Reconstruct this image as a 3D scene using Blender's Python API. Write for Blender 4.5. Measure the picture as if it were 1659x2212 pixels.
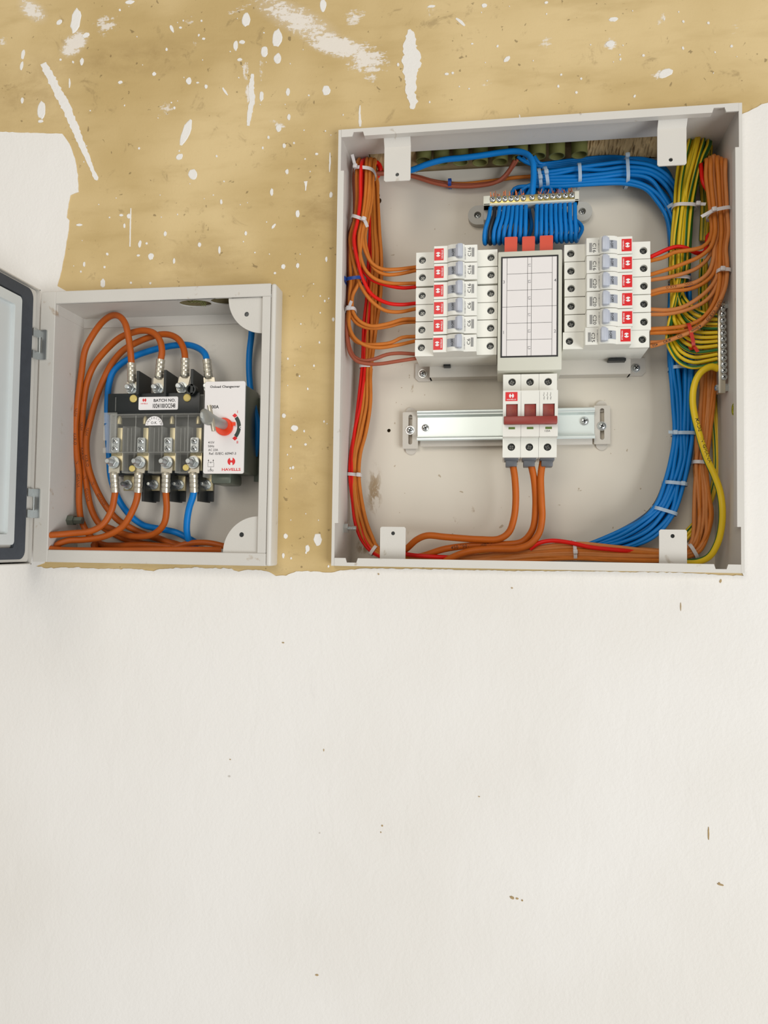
import bpy, bmesh, math, random
import numpy as np
from mathutils import Vector, Matrix, Euler
random.seed(7)
rng = np.random.RandomState(11)
for o in list(bpy.data.objects): bpy.data.objects.remove(o)
SC = bpy.context.scene
COL = SC.collection
PI = math.pi

# ------------------------------------------------------------------ camera
CAM = Vector((0.1815, -0.8208, 0.0231)); EUL = Euler((1.6131, -0.0140, 0.1505)); F = 1681.2
cd = bpy.data.cameras.new('camera'); cam = bpy.data.objects.new('camera', cd); COL.objects.link(cam)
cam.location = CAM; cam.rotation_euler = EUL
cd.sensor_fit = 'VERTICAL'; cd.sensor_height = 36; cd.sensor_width = 27; cd.lens = F / 2212 * 36
cd.clip_start = 0.01
SC.camera = cam
# ------------------------------------------------------------------ world, lights, exposure
w = bpy.data.worlds.new('world'); SC.world = w; w.use_nodes = True
w.node_tree.nodes['Background'].inputs[0].default_value = (1.0, 0.98, 0.95, 1)
w.node_tree.nodes['Background'].inputs[1].default_value = 0.38
def area(name, loc, target, sx, sy, power, col):
    l = bpy.data.lights.new(name, 'AREA'); l.shape = 'RECTANGLE'; l.size = sx; l.size_y = sy; l.energy = power; l.color = col
    o = bpy.data.objects.new(name, l); COL.objects.link(o); o.location = loc
    o.rotation_euler = (Vector(target) - Vector(loc)).to_track_quat('-Z', 'Y').to_euler()
    return o
area('window_light', (3.1, -3.1, -1.55), (0.1, 0, 0.1), 2.4, 2.4, 128, (0.93, 0.97, 1.0))
area('ceiling_light', (-0.45, -2.6, 1.0), (0.0, 0, 0.15), 1.2, 1.2, 21, (1.0, 0.94, 0.84))
SC.view_settings.view_transform = 'Standard'; SC.view_settings.look = 'None'
SC.view_settings.gamma = 1; SC.view_settings.exposure = 0.0; SC.view_settings.use_curve_mapping = False

# ------------------------------------------------------------------ helpers
RM = EUL.to_matrix()
def P(px, py, d):
    """point of the plane y = d millimetres seen at photo pixel px, py"""
    v = RM @ Vector(((px - 829.5) / F, (1106 - py) / F, -1))
    t = (d / 1000 - CAM.y) / v.y
    return CAM + v * t
def X(px, py, d): return P(px, py, d).x
def Z(px, py, d): return P(px, py, d).z
def K(d): return (0.8208 + d / 1000) / F            # metres per pixel on plane d
def rect(px0, px1, py0, py1, d):
    cx, cy = (px0 + px1) / 2, (py0 + py1) / 2
    return X(px0, cy, d), X(px1, cy, d), Z(cx, py1, d), Z(cx, py0, d)

def lin(c):
    return tuple(((v / 255) / 12.92 if v / 255 <= 0.04045 else ((v / 255 + 0.055) / 1.055) ** 2.4) for v in c)
MATS = {}
def mat(name, rgb, rough=0.5, metal=0.0, var=0.08, vscale=60, bump=0.0, bscale=300, alpha=1.0, coat=0.0, spec=0.5):
    m = bpy.data.materials.new(name); m.use_nodes = True; nt = m.node_tree; N = nt.nodes; L = nt.links
    b = N['Principled BSDF']; c = lin(rgb)
    b.inputs['Roughness'].default_value = rough; b.inputs['Metallic'].default_value = metal
    b.inputs['Alpha'].default_value = alpha; b.inputs['Coat Weight'].default_value = coat
    b.inputs['Specular IOR Level'].default_value = spec
    tc = N.new('ShaderNodeTexCoord'); nz = N.new('ShaderNodeTexNoise'); nz.inputs['Scale'].default_value = vscale; nz.inputs['Detail'].default_value = 4
    L.new(tc.outputs['Object'], nz.inputs['Vector'])
    mx = N.new('ShaderNodeMix'); mx.data_type = 'RGBA'
    mx.inputs[6].default_value = tuple(v * (1 - var) for v in c) + (1,); mx.inputs[7].default_value = tuple(min(1, v * (1 + var)) for v in c) + (1,)
    L.new(nz.outputs['Fac'], mx.inputs[0]); L.new(mx.outputs[2], b.inputs['Base Color'])
    if bump:
        n2 = N.new('ShaderNodeTexNoise'); n2.inputs['Scale'].default_value = bscale; n2.inputs['Detail'].default_value = 3
        L.new(tc.outputs['Object'], n2.inputs['Vector'])
        bp = N.new('ShaderNodeBump'); bp.inputs['Strength'].default_value = bump; bp.inputs['Distance'].default_value = 0.001
        L.new(n2.outputs['Fac'], bp.inputs['Height']); L.new(bp.outputs['Normal'], b.inputs['Normal'])
    MATS[name] = m
    return m
M_ORANGE = mat('orange_insulation', (198, 114, 40), 0.5, spec=0.28, var=0.16, vscale=90)
M_ORANGE2 = mat('orange_insulation_thick', (192, 96, 22), 0.48, spec=0.28, var=0.14, vscale=60)
M_CHG = mat('burnt_orange_insulation', (176, 84, 20), 0.46, var=0.16, vscale=60, spec=0.3)
M_TAN = mat('tan_insulation', (200, 126, 68), 0.5, spec=0.28, var=0.14, vscale=90)
M_BROWN = mat('brown_insulation', (160, 84, 60), 0.45, spec=0.28, var=0.12, vscale=90)
M_RED = mat('red_insulation', (220, 22, 12), 0.38, spec=0.28, var=0.1)
M_BLUE = mat('blue_insulation', (0, 116, 192), 0.42, spec=0.28, var=0.12, vscale=60)
M_BLACK = mat('black_insulation', (22, 24, 30), 0.4)
M_YEL = mat('yellow_insulation', (228, 192, 16), 0.42, var=0.08)
M_GRN = mat('green_insulation', (34, 104, 36), 0.42, var=0.12)
M_COPPER = mat('copper_strands', (190, 110, 70), 0.35, 0.9)
M_ENC = mat('powder_coated_steel', (216, 211, 202), 0.48, var=0.035, vscale=30, bump=0.12, bscale=900)
M_ENCB = mat('powder_coated_back', (203, 197, 186), 0.5, var=0.04, vscale=25, bump=0.12, bscale=900)
M_ENC2 = mat('grey_enclosure_steel', (208, 203, 194), 0.46, var=0.04, vscale=30, bump=0.12, bscale=900)
def add_wear(m, scale, lo, hi, rgb, amt, stretch=(1, 1, 1)):
    nt = m.node_tree; b = nt.nodes['Principled BSDF']; old = b.inputs['Base Color'].links[0].from_socket
    ge = nt.nodes.new('ShaderNodeNewGeometry'); mp = nt.nodes.new('ShaderNodeMapping'); mp.inputs['Scale'].default_value = stretch; nt.links.new(ge.outputs['Position'], mp.inputs['Vector'])
    nz = nt.nodes.new('ShaderNodeTexNoise'); nz.inputs['Scale'].default_value = scale; nz.inputs['Detail'].default_value = 5; nz.inputs['Distortion'].default_value = 0.4; nt.links.new(mp.outputs[0], nz.inputs['Vector'])
    mr = nt.nodes.new('ShaderNodeMapRange'); mr.inputs[1].default_value = lo; mr.inputs[2].default_value = hi; mr.inputs[4].default_value = amt; nt.links.new(nz.outputs['Fac'], mr.inputs[0])
    mx = nt.nodes.new('ShaderNodeMix'); mx.data_type = 'RGBA'; nt.links.new(mr.outputs[0], mx.inputs[0]); nt.links.new(old, mx.inputs[6]); mx.inputs[7].default_value = lin(rgb) + (1,); nt.links.new(mx.outputs[2], b.inputs['Base Color'])
add_wear(M_ENC2, 55, 0.67, 0.74, (162, 132, 96), 0.65); add_wear(M_ENC, 60, 0.70, 0.76, (160, 140, 110), 0.5)
M_MCB = mat('breaker_plastic', (236, 234, 224), 0.38, var=0.02, coat=0.1)
M_COVER = mat('cover_plastic', (214, 212, 196), 0.42, var=0.02)
M_CARD = mat('white_card', (236, 230, 226), 0.55, var=0.02)
M_LEVER = mat('grey_lever_plastic', (190, 194, 204), 0.35, var=0.03)
M_WIN = mat('grey_window_print', (166, 170, 178), 0.4, var=0.03)
M_LOGO = mat('red_sticker', (222, 16, 24), 0.4, var=0.02)
M_WHITE = mat('white_print', (245, 240, 238), 0.5, var=0.02)
M_INK = mat('black_ink', (28, 27, 28), 0.55, var=0.02)
M_GINK = mat('grey_ink', (120, 120, 122), 0.55, var=0.02)
M_INKB = mat('dark_brown_ink', (78, 40, 14), 0.6, var=0.02)
M_ORTAG = mat('orange_red_plastic', (214, 76, 50), 0.45, var=0.06)
M_TOG = mat('brick_red_plastic', (146, 52, 42), 0.42, var=0.1, vscale=120)
M_STEEL = mat('zinc_plated_steel', (205, 208, 206), 0.26, 0.85, var=0.06)
M_RAIL = mat('galvanised_rail', (222, 230, 226), 0.34, 0.5, var=0.05, vscale=20)
M_DKST = mat('dark_screw_steel', (60, 62, 62), 0.3, 0.8)
M_SLOT = mat('slot_highlight_steel', (112, 112, 108), 0.35, 0.8)  # lighter flat cross paints the highlight in the terminal screw slots
M_DARK = mat('painted_recess_shade', (22, 22, 22), 0.6)  # flat dark colour standing in for shade inside screw recesses
M_TIN = mat('tinned_lug', (208, 200, 182), 0.3, 0.75, var=0.1, vscale=120)
M_BRASS = mat('brass_bar', (190, 172, 110), 0.32, 0.8, var=0.1)
M_TIE = mat('white_nylon', (226, 220, 218), 0.4, alpha=0.82)
M_TIEC = mat('frosted_nylon', (196, 214, 228), 0.35, alpha=0.6)
M_TIEB = mat('blue_nylon', (20, 62, 140), 0.4)
M_TIER = mat('red_nylon', (196, 44, 20), 0.4)
M_BLK = mat('black_bakelite', (26, 30, 30), 0.42)
M_CLEAR = mat('clear_polycarbonate', (206, 204, 194), 0.12, alpha=0.06, coat=0.3)
M_CLEARE = mat('clear_polycarbonate_edge', (214, 212, 204), 0.15, alpha=0.2)
M_CONTACT = mat('copper_contact', (188, 176, 140), 0.36, 0.6, var=0.15, vscale=150)
M_KNOB = mat('orange_knob', (238, 62, 14), 0.35, var=0.04)
M_CAST = mat('cast_aluminium', (172, 174, 170), 0.42, 0.6, var=0.1, vscale=90, bump=0.3, bscale=250)
M_GBODY = mat('grey_green_metal', (112, 118, 106), 0.35, 0.6, var=0.12)
M_CLAMP = mat('dark_grey_plastic', (96, 98, 102), 0.4)
M_GASK = mat('black_foam_gasket', (66, 71, 78), 0.75, var=0.2, vscale=80, bump=0.3)
M_DOORI = mat('door_inner_steel', (214, 218, 216), 0.42, var=0.03)
M_PVC = mat('olive_conduit', (112, 112, 62), 0.5, var=0.2, vscale=60)
M_FOOT = mat('grey_insulator', (182, 180, 172), 0.45, var=0.04)
M_YSCREW = mat('yellowed_nylon', (214, 190, 108), 0.4, var=0.1)
M_DKRED = mat('dark_red_mark', (196, 24, 32), 0.45)
M_ARC = mat('dark_green_mark', (44, 60, 52), 0.5)
M_EARTHST = mat('earth_sticker', (206, 206, 40), 0.5)
M_GWIN = mat('green_indicator', (92, 118, 40), 0.4)
M_HOLE = mat('shade_darkened_mortar', (112, 100, 68), 0.9, var=0.4, vscale=120, bump=0.8, bscale=150)  # mortar colour darkened to paint the shade inside the shallow knock-outs
M_MORTAR = mat('rough_mortar', (176, 150, 108), 0.9, var=0.35, vscale=90, bump=0.8, bscale=120)

# ---- two-dimensional outlines
def arc(cx, cz, r, a0, a1, n=12, rz=None):
    rz = r if rz is None else rz
    return [(cx + r * math.cos(math.radians(a0 + (a1 - a0) * i / n)), cz + rz * math.sin(math.radians(a0 + (a1 - a0) * i / n))) for i in range(n + 1)]
def circ(cx, cz, r, n=20, rz=None): return arc(cx, cz, r, 0, 360, n, rz)[:-1]
def rr(x0, x1, z0, z1, r=0.0, n=4):
    if r <= 0: return [(x0, z0), (x1, z0), (x1, z1), (x0, z1)]
    return arc(x1 - r, z0 + r, r, -90, 0, n) + arc(x1 - r, z1 - r, r, 0, 90, n) + arc(x0 + r, z1 - r, r, 90, 180, n) + arc(x0 + r, z0 + r, r, 180, 270, n)
def curve_mesh(c):
    o = bpy.data.objects.new('tmp', c); me = bpy.data.meshes.new_from_object(o)
    v = [tuple(q.co) for q in me.vertices]; f = [tuple(p.vertices) for p in me.polygons]
    bpy.data.objects.remove(o); bpy.data.curves.remove(c); bpy.data.meshes.remove(me)
    return v, f
def fill2d(outlines, ext):
    c = bpy.data.curves.new('tmp', 'CURVE'); c.dimensions = '2D'; c.fill_mode = 'BOTH'; c.extrude = ext / 2
    for ol in outlines:
        s = c.splines.new('POLY'); s.points.add(len(ol) - 1); s.use_cyclic_u = True
        for i, (a, b) in enumerate(ol): s.points[i].co = (a, b, 0, 1)
    return curve_mesh(c)
TXT = {}
BOLD = ('Onload Changeover', '100A', 'HAVELLS', 'BATCH NO.', 'I', 'II', '10/24/100/OC/548')
def text2d(s):
    if s not in TXT:
        c = bpy.data.curves.new('tmp', 'FONT'); c.body = s; c.size = 1; c.resolution_u = 2; c.offset = 0.022 if s in BOLD else 0.006
        v, f = curve_mesh(c); a = np.array(v)
        TXT[s] = (a[:, 0] - (a[:, 0].min() + a[:, 0].max()) / 2, a[:, 1] - (a[:, 1].min() + a[:, 1].max()) / 2, f)
    return TXT[s]
def emblem(r):
    pts = arc(0, 0, 1, 72, -72, 14) + [(0.3, -0.42), (0.12, -0.24), (-0.12, -0.24), (-0.3, -0.4), (-0.26, -0.8)] + arc(-0.02, 0, 0.98, 246, 114, 12) + [(-0.3, 0.4), (-0.12, 0.24), (0.12, 0.24), (0.3, 0.42)]
    return [(a * r, b * r) for a, b in pts]

def smooth_path(pts, step=0.003):
    p = np.array([tuple(q) for q in pts], float)
    keep = [0] + [i for i in range(1, len(p)) if np.linalg.norm(p[i] - p[i - 1]) > 1e-5]; p = p[keep]
    n = len(p); t = np.concatenate([[0], np.cumsum(np.sqrt(np.linalg.norm(np.diff(p, axis=0), axis=1)))])
    m = np.zeros_like(p)
    for i in range(n):
        if i == 0: m[i] = (p[1] - p[0]) / (t[1] - t[0])
        elif i == n - 1: m[i] = (p[-1] - p[-2]) / (t[-1] - t[-2])
        else:
            h0, h1 = t[i] - t[i - 1], t[i + 1] - t[i]
            m[i] = ((p[i] - p[i - 1]) / h0 * h1 + (p[i + 1] - p[i]) / h1 * h0) / (h0 + h1)
    out = []
    for i in range(n - 1):
        h = t[i + 1] - t[i]; k = max(2, int(np.linalg.norm(p[i + 1] - p[i]) / step))
        for j in range(k):
            u = j / k
            out.append((2 * u**3 - 3 * u**2 + 1) * p[i] + (u**3 - 2 * u**2 + u) * h * m[i] + (-2 * u**3 + 3 * u**2) * p[i + 1] + (u**3 - u**2) * h * m[i + 1])
    out.append(p[-1])
    return np.array(out)
def frames(p):
    T = np.gradient(p, axis=0); T /= np.linalg.norm(T, axis=1)[:, None] + 1e-12
    up = np.array([0, -1.0, 0]); n0 = up - T[0] * up.dot(T[0])
    if np.linalg.norm(n0) < 0.2: n0 = np.array([0, 0, 1.0]) - T[0] * T[0][2]
    n0 /= np.linalg.norm(n0); Ns = [n0]
    for i in range(1, len(p)):
        v = Ns[-1] - T[i] * Ns[-1].dot(T[i]); Ns.append(v / np.linalg.norm(v))
    Ns = np.array(Ns); return T, Ns, np.cross(T, Ns)

ORG = {}
class MB:
    def __init__(s): s.v = []; s.f = []; s.m = []; s.cur = 0
    def mat(s, i): s.cur = i; return s
    def add(s, v, f):
        o = len(s.v); s.v += [tuple(q) for q in v]; s.f += [tuple(i + o for i in q) for q in f]; s.m += [s.cur] * len(f); return s
    def bm(s, b):
        b.verts.ensure_lookup_table(); b.verts.index_update()
        s.add([tuple(v.co) for v in b.verts], [tuple(v.index for v in f.verts) for f in b.faces]); b.free(); return s
    def box(s, x0, x1, y0, y1, z0, z1, bev=0.0, seg=2):
        b = bmesh.new(); bmesh.ops.create_cube(b, size=1)
        for v in b.verts: v.co = Vector(((x0 + x1) / 2 + v.co.x * abs(x1 - x0), (y0 + y1) / 2 + v.co.y * abs(y1 - y0), (z0 + z1) / 2 + v.co.z * abs(z1 - z0)))
        if bev: bmesh.ops.bevel(b, geom=b.edges[:], offset=bev, segments=seg, affect='EDGES', profile=0.5)
        return s.bm(b)
    def plate(s, outlines, y0, y1):              # outlines in X,Z; front face at y0
        v, f = fill2d(outlines, abs(y1 - y0)); ym = (y0 + y1) / 2
        return s.add([(a, ym - c, b) for a, b, c in v], f)
    def plate_at(s, outlines, ext, M):            # outlines in the local xy plane of matrix M
        v, f = fill2d(outlines, ext); return s.add([tuple(M @ Vector(q)) for q in v], f)
    def prism(s, prof, axis, a0, a1):             # prof: list of 2D points; axis 'x' (prof y,z) or 'z' (prof x,y)
        n = len(prof)
        if axis == 'x': v = [(a0, p, q) for p, q in prof] + [(a1, p, q) for p, q in prof]
        else: v = [(p, q, a0) for p, q in prof] + [(p, q, a1) for p, q in prof]
        f = [(i, (i + 1) % n, n + (i + 1) % n, n + i) for i in range(n)] + [tuple(range(n - 1, -1, -1)), tuple(range(n, 2 * n))]
        return s.add(v, f)
    def lathe(s, c, axis, prof, n=16, caps=True):            # prof: (r, h) along axis from c
        c = Vector(c); a = Vector(axis).normalized(); q = a.to_track_quat('Z', 'Y'); v = []; f = []
        for r, h in prof:
            for i in range(n):
                t = 2 * PI * i / n; v.append(c + q @ Vector((r * math.cos(t), r * math.sin(t), h)))
        for k in range(len(prof) - 1):
            for i in range(n): f.append((k * n + i, k * n + (i + 1) % n, (k + 1) * n + (i + 1) % n, (k + 1) * n + i))
        if caps and prof[0][0] > 1e-6: f.append(tuple(range(n - 1, -1, -1)))
        if caps and prof[-1][0] > 1e-6: f.append(tuple((len(prof) - 1) * n + i for i in range(n)))
        return s.add(v, f)
    def tube(s, pts, r, n=10, step=0.003, raw=False, stripes=None, twist=0.0, squash=None):
        p = pts if raw else smooth_path(pts, step); T, Nn, B = frames(p); v = []; f = []; L = len(p); base = s.cur
        for k in range(L):
            rk = r[min(k, len(r) - 1)] if hasattr(r, '__len__') else r
            for i in range(n):
                t = 2 * PI * (i + 0.5) / n + twist * k
                v.append(p[k] + rk * (math.cos(t) * Nn[k] + math.sin(t) * B[k]))
        o = len(s.v); s.v += [tuple(q) for q in v]
        for k in range(L - 1):
            for i in range(n):
                s.f.append((o + k * n + i, o + k * n + (i + 1) % n, o + (k + 1) * n + (i + 1) % n, o + (k + 1) * n + i))
                s.m.append(stripes[i] if stripes else base)
        s.f.append(tuple(o + i for i in range(n - 1, -1, -1))); s.m.append(base)
        s.f.append(tuple(o + (L - 1) * n + i for i in range(n))); s.m.append(base)
        return s
    def text(s, t, x, z, y, h=None, wdt=None, rot=0, lead=0.00012):   # flat print facing the viewer
        a, b, f = text2d(t); hh = b.max() - b.min(); ww = a.max() - a.min()
        sy = h / hh if h else wdt / ww; sx = wdt / ww if wdt else sy
        c, q = math.cos(math.radians(rot)), math.sin(math.radians(rot))
        return s.add([(x + c * i * sx - q * j * sy, y - lead, z + q * i * sx + c * j * sy) for i, j in zip(a, b)], f)
    def line(s, x0, z0, x1, z1, y, wd=0.0003):
        d = Vector((x1 - x0, z1 - z0)); n = Vector((-d.y, d.x)).normalized() * wd / 2; y -= 0.00012
        return s.add([(x0 + n.x, y, z0 + n.y), (x0 - n.x, y, z0 - n.y), (x1 - n.x, y, z1 - n.y), (x1 + n.x, y, z1 + n.y)], [(0, 1, 2, 3)])
    def build(s, name, mats, parent=None, org=None, smooth=35):
        org = Vector(org) if org is not None else (ORG[parent.name] if parent is not None else Vector((0, 0, 0)))
        me = bpy.data.meshes.new(name)
        me.from_pydata([(a - org.x, b - org.y, c - org.z) for a, b, c in s.v], [], s.f)
        for m in (mats if isinstance(mats, (list, tuple)) else [mats]): me.materials.append(m)
        me.polygons.foreach_set('material_index', s.m)
        b = bmesh.new(); b.from_mesh(me); bmesh.ops.recalc_face_normals(b, faces=b.faces[:]) if not getattr(s, 'flat', False) else None; b.to_mesh(me); b.free()
        if smooth:
            me.shade_smooth(); me.set_sharp_from_angle(angle=math.radians(smooth))
        o = bpy.data.objects.new(name, me); COL.objects.link(o)
        if parent is not None: o.parent = parent
        else: o.location = org
        ORG[o.name] = org
        return o
class FB(MB):                                      # flat print: keep the normals as they are
    flat = True
def tag(o, label=None, cat=None, group=None, kind=None):
    if label: o['label'] = label
    if cat: o['category'] = cat
    if group: o['group'] = group
    if kind: o['kind'] = kind
    return o
def thing(name, loc, label, cat, group=None, rot=(0, 0, 0)):
    o = bpy.data.objects.new(name, None); o.empty_display_size = 0.01; COL.objects.link(o)
    o.location = loc; o.rotation_euler = rot; ORG[o.name] = Vector(loc)
    return tag(o, label, cat, group)
def screw(mb, x, z, y, r, h=None):                 # pan head, recess shade painted as a flat cross; slots: 0 head, 1 dark
    h = h or r * 0.45
    mb.mat(0).lathe((x, y, z), (0, -1, 0), [(r, 0), (r, h * 0.35), (r * 0.8, h * 0.8), (r * 0.45, h), (0, h)], 14)
    a = random.uniform(0.2, 1.2); mb.mat(1)
    for k in (0, PI / 2):
        c, q = math.cos(a + k), math.sin(a + k); l, t = r * 0.62, r * 0.13; yy = y - h - 0.00003
        mb.add([(x + c * i * l - q * j * t, yy, z + q * i * l + c * j * t) for i, j in ((-1, -1), (1, -1), (1, 1), (-1, 1))], [(0, 1, 2, 3)])
    mb.mat(0)
def hexbolt(mb, x, z, y, r, stud=0.012, sr=None):  # washer, nut and stud pointing at the room
    mb.lathe((x, y, z), (0, -1, 0), [(r * 1.25, 0), (r * 1.25, 0.001), (r * 0.9, 0.001)], 18)
    mb.lathe((x, y - 0.001, z), (0, -1, 0), [(r, 0), (r, r * 0.75), (r * 0.85, r * 0.9), (r * 0.5, r * 0.9)], 6)
    sr = sr or r * 0.55; prof = []
    n = max(4, int(stud / 0.0007))
    for i in range(n): prof.append((sr * (1 if i % 2 else 0.86), r * 0.7 + (stud - 0.001) * i / (n - 1)))
    prof += [(sr * 0.7, r * 0.7 + stud), (0, r * 0.7 + stud)]
    mb.lathe((x, y - 0.001, z), (0, -1, 0), prof, 12)

# ================================================================== SETTING: the wall
W, H, D = 0.42, 0.4788, 0.104                      # large enclosure, depth
SX0, SX1, SZ0, SZ1, SY = -0.3407, -0.0655, -0.0013, 0.3063, -0.013   # small enclosure
SB = 0.0493                                        # back of the small enclosure
WY = 0.012                                         # wall surface
def nmath(nt, op, a, b=None, c=None):
    n = nt.nodes.new('ShaderNodeMath'); n.operation = op
    for i, v in enumerate((a, b, c)):
        if v is None: continue
        if isinstance(v, (int, float)): n.inputs[i].default_value = v
        else: nt.links.new(v, n.inputs[i])
    return n.outputs[0]
def nnoise(nt, vec, scale, detail=4, rough=0.6, dist=0.0):
    n = nt.nodes.new('ShaderNodeTexNoise'); n.inputs['Scale'].default_value = scale; n.inputs['Detail'].default_value = detail
    n.inputs['Roughness'].default_value = rough; n.inputs['Distortion'].default_value = dist; nt.links.new(vec, n.inputs['Vector']); return n.outputs['Fac']
def nramp(nt, v, a, b):
    n = nt.nodes.new('ShaderNodeMapRange'); n.interpolation_type = 'SMOOTHSTEP'; nt.links.new(v, n.inputs[0])
    n.inputs[1].default_value = a; n.inputs[2].default_value = b; return n.outputs[0]
def nmix(nt, f, a, b):
    n = nt.nodes.new('ShaderNodeMix'); n.data_type = 'RGBA'
    if isinstance(f, (int, float)): n.inputs[0].default_value = f
    else: nt.links.new(f, n.inputs[0])
    for i, v in ((6, a), (7, b)):
        if isinstance(v, tuple): n.inputs[i].default_value = v + (1,)
        else: nt.links.new(v, n.inputs[i])
    return n.outputs[2]
def nscale(nt, vec, s, rot=0.0):
    n = nt.nodes.new('ShaderNodeMapping'); n.inputs['Scale'].default_value = s; n.inputs['Rotation'].default_value = (0, rot, 0); nt.links.new(vec, n.inputs['Vector']); return n.outputs[0]

def wall_material():
    m = bpy.data.materials.new('bare_tan_plaster'); m.use_nodes = True; nt = m.node_tree; b = nt.nodes['Principled BSDF']
    tc = nt.nodes.new('ShaderNodeTexCoord'); v = tc.outputs['Object']
    big = nramp(nt, nnoise(nt, v, 4.5, 3, 0.55), 0.36, 0.66)
    col = nmix(nt, big, lin((196, 168, 112)), lin((220, 194, 142)))
    st = nramp(nt, nnoise(nt, nscale(nt, v, (4, 1, 16)), 2.2, 4, 0.6), 0.45, 0.75)
    col = nmix(nt, nmath(nt, 'MULTIPLY', st, 0.45), col, lin((182, 154, 98)))
    bl = nramp(nt, nnoise(nt, v, 42, 5, 0.7, 0.6), 0.6, 0.74)
    col = nmix(nt, nmath(nt, 'MULTIPLY', bl, 0.4), col, lin((128, 104, 66)))
    fine = nramp(nt, nnoise(nt, v, 420, 3, 0.6), 0.62, 0.8)
    col = nmix(nt, nmath(nt, 'MULTIPLY', fine, 0.22), col, lin((120, 96, 60)))
    pits = nramp(nt, nnoise(nt, v, 130, 2, 0.5, 0.4), 0.71, 0.76)
    col = nmix(nt, nmath(nt, 'MULTIPLY', pits, 0.55), col, lin((96, 76, 44)))
    # dry-brushed paint smears: elliptical patches broken up by streaky noise
    sep = nt.nodes.new('ShaderNodeSeparateXYZ'); nt.links.new(v, sep.inputs[0])
    sm = [(70, 22, 46, 24, -38, .42, 1), (160, 95, 40, 26, 35, .36, 1.0), (230, 52, 36, 34, 10, .46, .9), (5, 90, 26, 24, 0, .5, .8), (410, 45, 26, 22, 0, .55, .7), (420, 90, 10, 40, 0, .56, .6),
          (640, 42, 120, 34, -30, .42, 1.0), (520, 18, 50, 12, 20, .5, .9), (725, 98, 80, 26, -20, .35, 1.0), (790, 128, 60, 44, -20, .43, .99), (765, 38, 34, 26, 0, .47, .9), (640, 60, 26, 44, 35, .5, .7), (800, 170, 30, 22, 0, .5, .9),
          (530, 150, 14, 40, 0, .5, .9), (540, 205, 12, 40, 5, .4, 1), (565, 140, 8, 60, 0, .5, .7), (360, 235, 34, 24, 30, .5, .8), (600, 268, 30, 14, -30, .48, .9), (1430, 40, 16, 20, 0, .5, .8), (1425, 160, 22, 10, 20, .42, 1),
          (1320, 95, 16, 14, 0, .4, 1), (930, 20, 20, 30, 0, .55, .8), (1180, 90, 24, 20, 40, .5, .7), (1600, 60, 40, 30, 0, .56, .7), (1050, 180, 30, 16, 10, .56, .6)]
    for cx, cy, rx, ry, amt in ((300, 125, 230, 50, .55), (690, 440, 60, 150, .6), (430, 560, 260, 60, .35), (660, 1000, 60, 200, .35), (60, 200, 160, 120, .4)):
        c = P(cx, cy, WY * 1000); k = K(12)
        u = nmath(nt, 'MULTIPLY', nmath(nt, 'SUBTRACT', sep.outputs[0], c.x), 1 / (rx * k)); q = nmath(nt, 'MULTIPLY', nmath(nt, 'SUBTRACT', sep.outputs[2], c.z), 1 / (ry * k))
        fall = nramp(nt, nmath(nt, 'SQRT', nmath(nt, 'ADD', nmath(nt, 'MULTIPLY', u, u), nmath(nt, 'MULTIPLY', q, q))), 1.2, 0.1)
        nz = nramp(nt, nnoise(nt, nscale(nt, v, (8, 1, 14)), 2.0, 6, 0.7, 0.3), 0.3, 0.7)
        col = nmix(nt, nmath(nt, 'MULTIPLY', nmath(nt, 'MULTIPLY', fall, nz), amt), col, lin((150, 120, 70)))
    tot = None; speck = nnoise(nt, v, 230, 4, 0.75)
    for cx, cy, rx, ry, ang, thr, amt in sm:
        c = P(cx, cy, WY * 1000); k = K(12); a = math.radians(-ang)
        dx = nmath(nt, 'SUBTRACT', sep.outputs[0], c.x); dz = nmath(nt, 'SUBTRACT', sep.outputs[2], c.z)
        u = nmath(nt, 'ADD', nmath(nt, 'MULTIPLY', dx, math.cos(ang * PI / 180) / (rx * k)), nmath(nt, 'MULTIPLY', dz, math.sin(ang * PI / 180) / (rx * k)))
        q = nmath(nt, 'ADD', nmath(nt, 'MULTIPLY', dx, -math.sin(ang * PI / 180) / (ry * k)), nmath(nt, 'MULTIPLY', dz, math.cos(ang * PI / 180) / (ry * k)))
        d = nmath(nt, 'SQRT', nmath(nt, 'ADD', nmath(nt, 'MULTIPLY', u, u), nmath(nt, 'MULTIPLY', q, q)))
        fall = nramp(nt, d, 1.25, 0.1)
        nz = nnoise(nt, nscale(nt, v, (90 if rx < ry else 22, 1, 22 if rx < ry else 90), a), 2.6, 6, 0.7, 0.3)
        n3 = nmath(nt, 'ADD', nmath(nt, 'MULTIPLY', nz, 0.55), nmath(nt, 'MULTIPLY', speck, 0.45))
        mk = nmath(nt, 'MULTIPLY', nramp(nt, nmath(nt, 'ADD', n3, nmath(nt, 'MULTIPLY', fall, 0.20)), thr + 0.15, thr + 0.24), nmath(nt, 'MULTIPLY', nramp(nt, fall, 0.0, 0.3), amt * 0.85))
        if amt == 1.0 and rx > 30: mk = nmath(nt, 'MAXIMUM', mk, nmath(nt, 'MULTIPLY', fall, nmath(nt, 'MULTIPLY', nz, 0.75)))
        tot = mk if tot is None else nmath(nt, 'MAXIMUM', tot, mk)
    col = nmix(nt, tot, col, lin((238, 231, 222)))
    nt.links.new(col, b.inputs['Base Color']); b.inputs['Roughness'].default_value = 0.72
    bp = nt.nodes.new('ShaderNodeBump'); bp.inputs['Strength'].default_value = 0.35; bp.inputs['Distance'].default_value = 0.0015
    h = nmath(nt, 'ADD', nnoise(nt, v, 60, 6, 0.65), nmath(nt, 'MULTIPLY', tot, 0.35)); nt.links.new(h, bp.inputs['Height']); nt.links.new(bp.outputs['Normal'], b.inputs['Normal'])
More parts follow.
